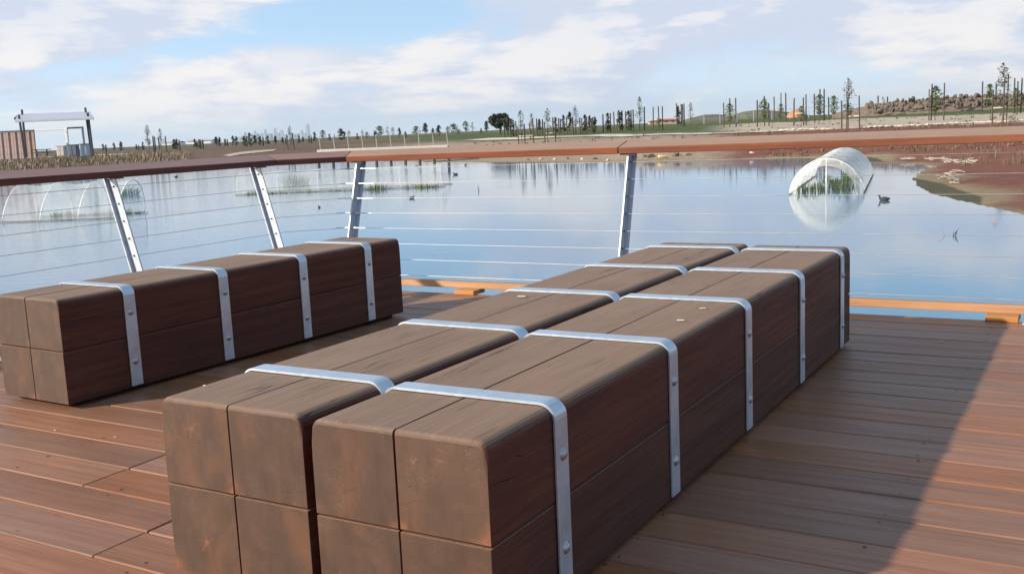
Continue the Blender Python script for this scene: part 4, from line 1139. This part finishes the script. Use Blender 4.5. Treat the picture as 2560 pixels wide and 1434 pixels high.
# ------------------------------------------------------------------ far buildings and the skyline
M_RED = simple('red_roof_tiles', (.45, .10, .06), .8); M_WALL = simple('pale_house_wall', (.34, .29, .25), .9)
M_ORANGE = simple('orange_soil', (.38, .19, .11), .95, var=.3, scale=1.)
def house(label, px, py, Y, wd, h, roof):
    p = at(px, py, Y); root = tag(empty('house', p, R.uniform(-.2, .2)), label, 'house')
    o = mesh('wall', *chamfer_box(wd, wd * .6, h + 1.5, .03), M_WALL, root); o.location = (0, 0, h / 2 - .75)
    x, y = wd * .55, wd * .36; rh = h * .55
    mesh('roof', [(-x, -y, h + .01), (x, -y, h + .01), (x, y, h + .01), (-x, y, h + .01), (-x * .6, 0, h + rh), (x * .6, 0, h + rh)], [(3, 2, 1, 0), (0, 1, 5, 4), (1, 2, 5), (2, 3, 4, 5), (3, 0, 4)], roof, root)
    for q in (-.28, .02, .3):
        f_ = mesh('window', *chamfer_box(wd * .12, .08, h * .4, .01), M_STEEL, root); f_.location = (wd * q, -wd * .3 - .02, h * .5)
house('red-roofed house seen beyond the grass in the distance', 1664, 308, 260, 6, .7, M_RED)
house('second small red roof beside the larger red-roofed house', 1640, 309, 280, 4, .6, M_RED)
def warehouse(label, px0, px1, py, Y, h):
    a, b = at(px0, py, Y), at(px1, py, Y); wd = (b - a).length; root = tag(empty('warehouse', (a + b) / 2), label, 'warehouse', 'white sheds on the horizon')
    root.location.z = .6
    o = mesh('wall', *chamfer_box(wd, 40, h, .2), M_WHITE, root); o.location = (0, 0, h / 2)
    o = mesh('roof', [(-wd / 2 - 1, -21, h), (wd / 2 + 1, -21, h), (wd / 2 + 1, 0, h + 2), (-wd / 2 - 1, 0, h + 2), (wd / 2 + 1, 21, h), (-wd / 2 - 1, 21, h)], [(0, 1, 2, 3), (3, 2, 4, 5)], M_GREYL, root)
warehouse('long low white shed on the horizon left of the city', 478, 538, 358, 1500, 4.5)
warehouse('low white shed on the horizon right of the wispy left saplings', 415, 455, 361, 1700, 4)
def soil_heap():
    p = at(1992, 283, 150); v = []; f = []; n = 20
    for i in range(7):
        for j in range(n):
            a = 2 * math.pi * j / n; q = i / 6; r_ = (1 - q) * (1 + .12 * math.sin(3 * a)) ; v.append((math.cos(a) * r_ * 1.5, math.sin(a) * r_ * 1.2, -.6 + 1.15 * (1 - (1 - q) ** 2) + R.uniform(-.05, .05)))
    for i in range(6):
        for j in range(n): f.append((i * n + j, i * n + (j + 1) % n, (i + 1) * n + (j + 1) % n, (i + 1) * n + j))
    o = mesh('spoil_heap', v, f, M_ORANGE); o.location = p; tag(o, 'small orange heap of soil beyond the staked shrubs', 'soil heap')
soil_heap()
# fence wire on posts along the rise at the right
def far_fence():
    root = tag(empty('wire_fence', at(2180, 262, 132)), 'thin wire fence on posts along the rise in front of the sky', 'fence')
    pr = None
    for i, x in enumerate((1760, 1800, 1842, 1884, 1930, 1975, 2022, 2070, 2122, 2172, 2240, 2308, 2370)):
        hy = 323.6 - (x - 1280) * .0454; b = at(x, hy + 2 - (x - 1760) * .016, 135); t_ = b + Vector((0, 0, 1.5 if x > 2100 else 1.0))
        bar('fence_post', b - Vector((0, 0, .9)), t_, .07, M_GREYL, root)
        if pr:
            for q in (.35, .95):
                mb = MB(); mb.tube([pr.lerp(pr + Vector((0, 0, 1)), q) - root.location, b.lerp(b + Vector((0, 0, 1)), q) - root.location], .012, 4); mb.build('wire', M_GREYL, root)
        pr = b
far_fence()
# low wooded hills far behind
def hill(label_px, Y, mat):
    v = []; f = []
    for i, (x, y) in enumerate(label_px):
        t_ = at(x, y, Y); v += [(t_.x, Y - 30, 0.2), tuple(t_), (t_.x, Y + 60, .2)]
    for i in range(len(label_px) - 1):
        for s in (0, 1): f.append((i * 3 + s, (i + 1) * 3 + s, (i + 1) * 3 + s + 1, i * 3 + s + 1))
    tag(mesh('hill', v, f, mat), kind='structure')
hill([(1690, 306), (1730, 294), (1760, 287), (1790, 286), (1830, 288), (1860, 279), (1900, 274), (1950, 278), (2000, 284), (2040, 290)], 420, simple('wooded_hill', (.10, .105, .07), .95, var=.4, scale=.05))
# city towers, some twenty kilometres away
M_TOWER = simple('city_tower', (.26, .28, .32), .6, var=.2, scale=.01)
CY = 19000.
towers = [(584, 345, 6), (598, 342, 7), (606, 339, 6), (613, 330, 6), (622, 338, 8), (630, 335, 7), (637, 326, 5), (645, 334, 8), (654, 333, 7), (663, 323, 5), (671, 334, 8), (679, 333, 6), (687, 319.5, 6), (695, 332, 8), (704, 325, 7), (712, 336, 8), (728, 337, 8), (738, 335, 7), (746, 333, 6), (754, 325, 6), (761, 333, 6), (768, 310, 8), (776, 336, 5)]
for i, (x, y, wp) in enumerate(towers):
    p = at(x, y, CY + R.uniform(-400, 400)); wd = wp * CY / FPX; h = p.z - .8
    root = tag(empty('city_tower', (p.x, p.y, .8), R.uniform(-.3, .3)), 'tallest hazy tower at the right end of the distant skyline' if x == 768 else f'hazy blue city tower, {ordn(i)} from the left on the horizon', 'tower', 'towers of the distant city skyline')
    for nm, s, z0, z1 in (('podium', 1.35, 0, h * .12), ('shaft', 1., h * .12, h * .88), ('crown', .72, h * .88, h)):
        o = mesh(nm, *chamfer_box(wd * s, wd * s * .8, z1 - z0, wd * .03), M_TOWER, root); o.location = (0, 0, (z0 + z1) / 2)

# ------------------------------------------------------------------ light droppings and leaf litter on the timber
M_CHIP = simple('pale_litter', (.50, .45, .39), .8)
for i, (px, py, z, l) in enumerate([(138, 1077, .0, .014), (288, 1094, .0, .018), (2352, 855, .0, .03), (1757, 773, BH, .03), (1702, 803, BH, .035), (1305, 743, BH, .05), (512, 967, BH, .014)]):
    p = on_level(px, py, z)
    v, f = chamfer_box(l * .7, l * .28, .003, .001); o = mesh('litter_chip', v, f, M_CHIP); o.location = p + Vector((0, 0, .0045)); o.rotation_euler.z = R.uniform(-.6, .2)
    tag(o, ['pale speck on the deck at lower left, left of two', 'pale speck on the deck at lower left, right of two', 'pale speck on the shaded deck at the right', 'pale chip on the nearest bench, furthest back', 'pale chip on the nearest bench behind its second strap', 'pale dropping on the middle bench between far straps', 'tiny pale speck on the front top of the middle bench'][i], 'litter', 'pale litter specks')

# ------------------------------------------------------------------ haze
def haze():
    m = bpy.data.materials.new('haze_air'); m.use_nodes = True; t = m.node_tree; t.nodes.clear(); k = N(t)
    vs = k.n('ShaderNodeVolumePrincipled'); vs.inputs['Color'].default_value = (.70, .85, 1, 1); vs.inputs['Density'].default_value = HAZE
    vs.inputs['Anisotropy'].default_value = .2
    out = k.n('ShaderNodeOutputMaterial'); k.link(vs.outputs[0], out.inputs['Volume'])
    S = 23000
    mb = MB(); mb.box((0, 0, 168), (2 * S, 2 * S, 344)); o = mb.build('haze', m); tag(o, kind='stuff', label='even pale haze in the air over the whole landscape', cat='haze')
HAZE = 3.8e-5
haze()
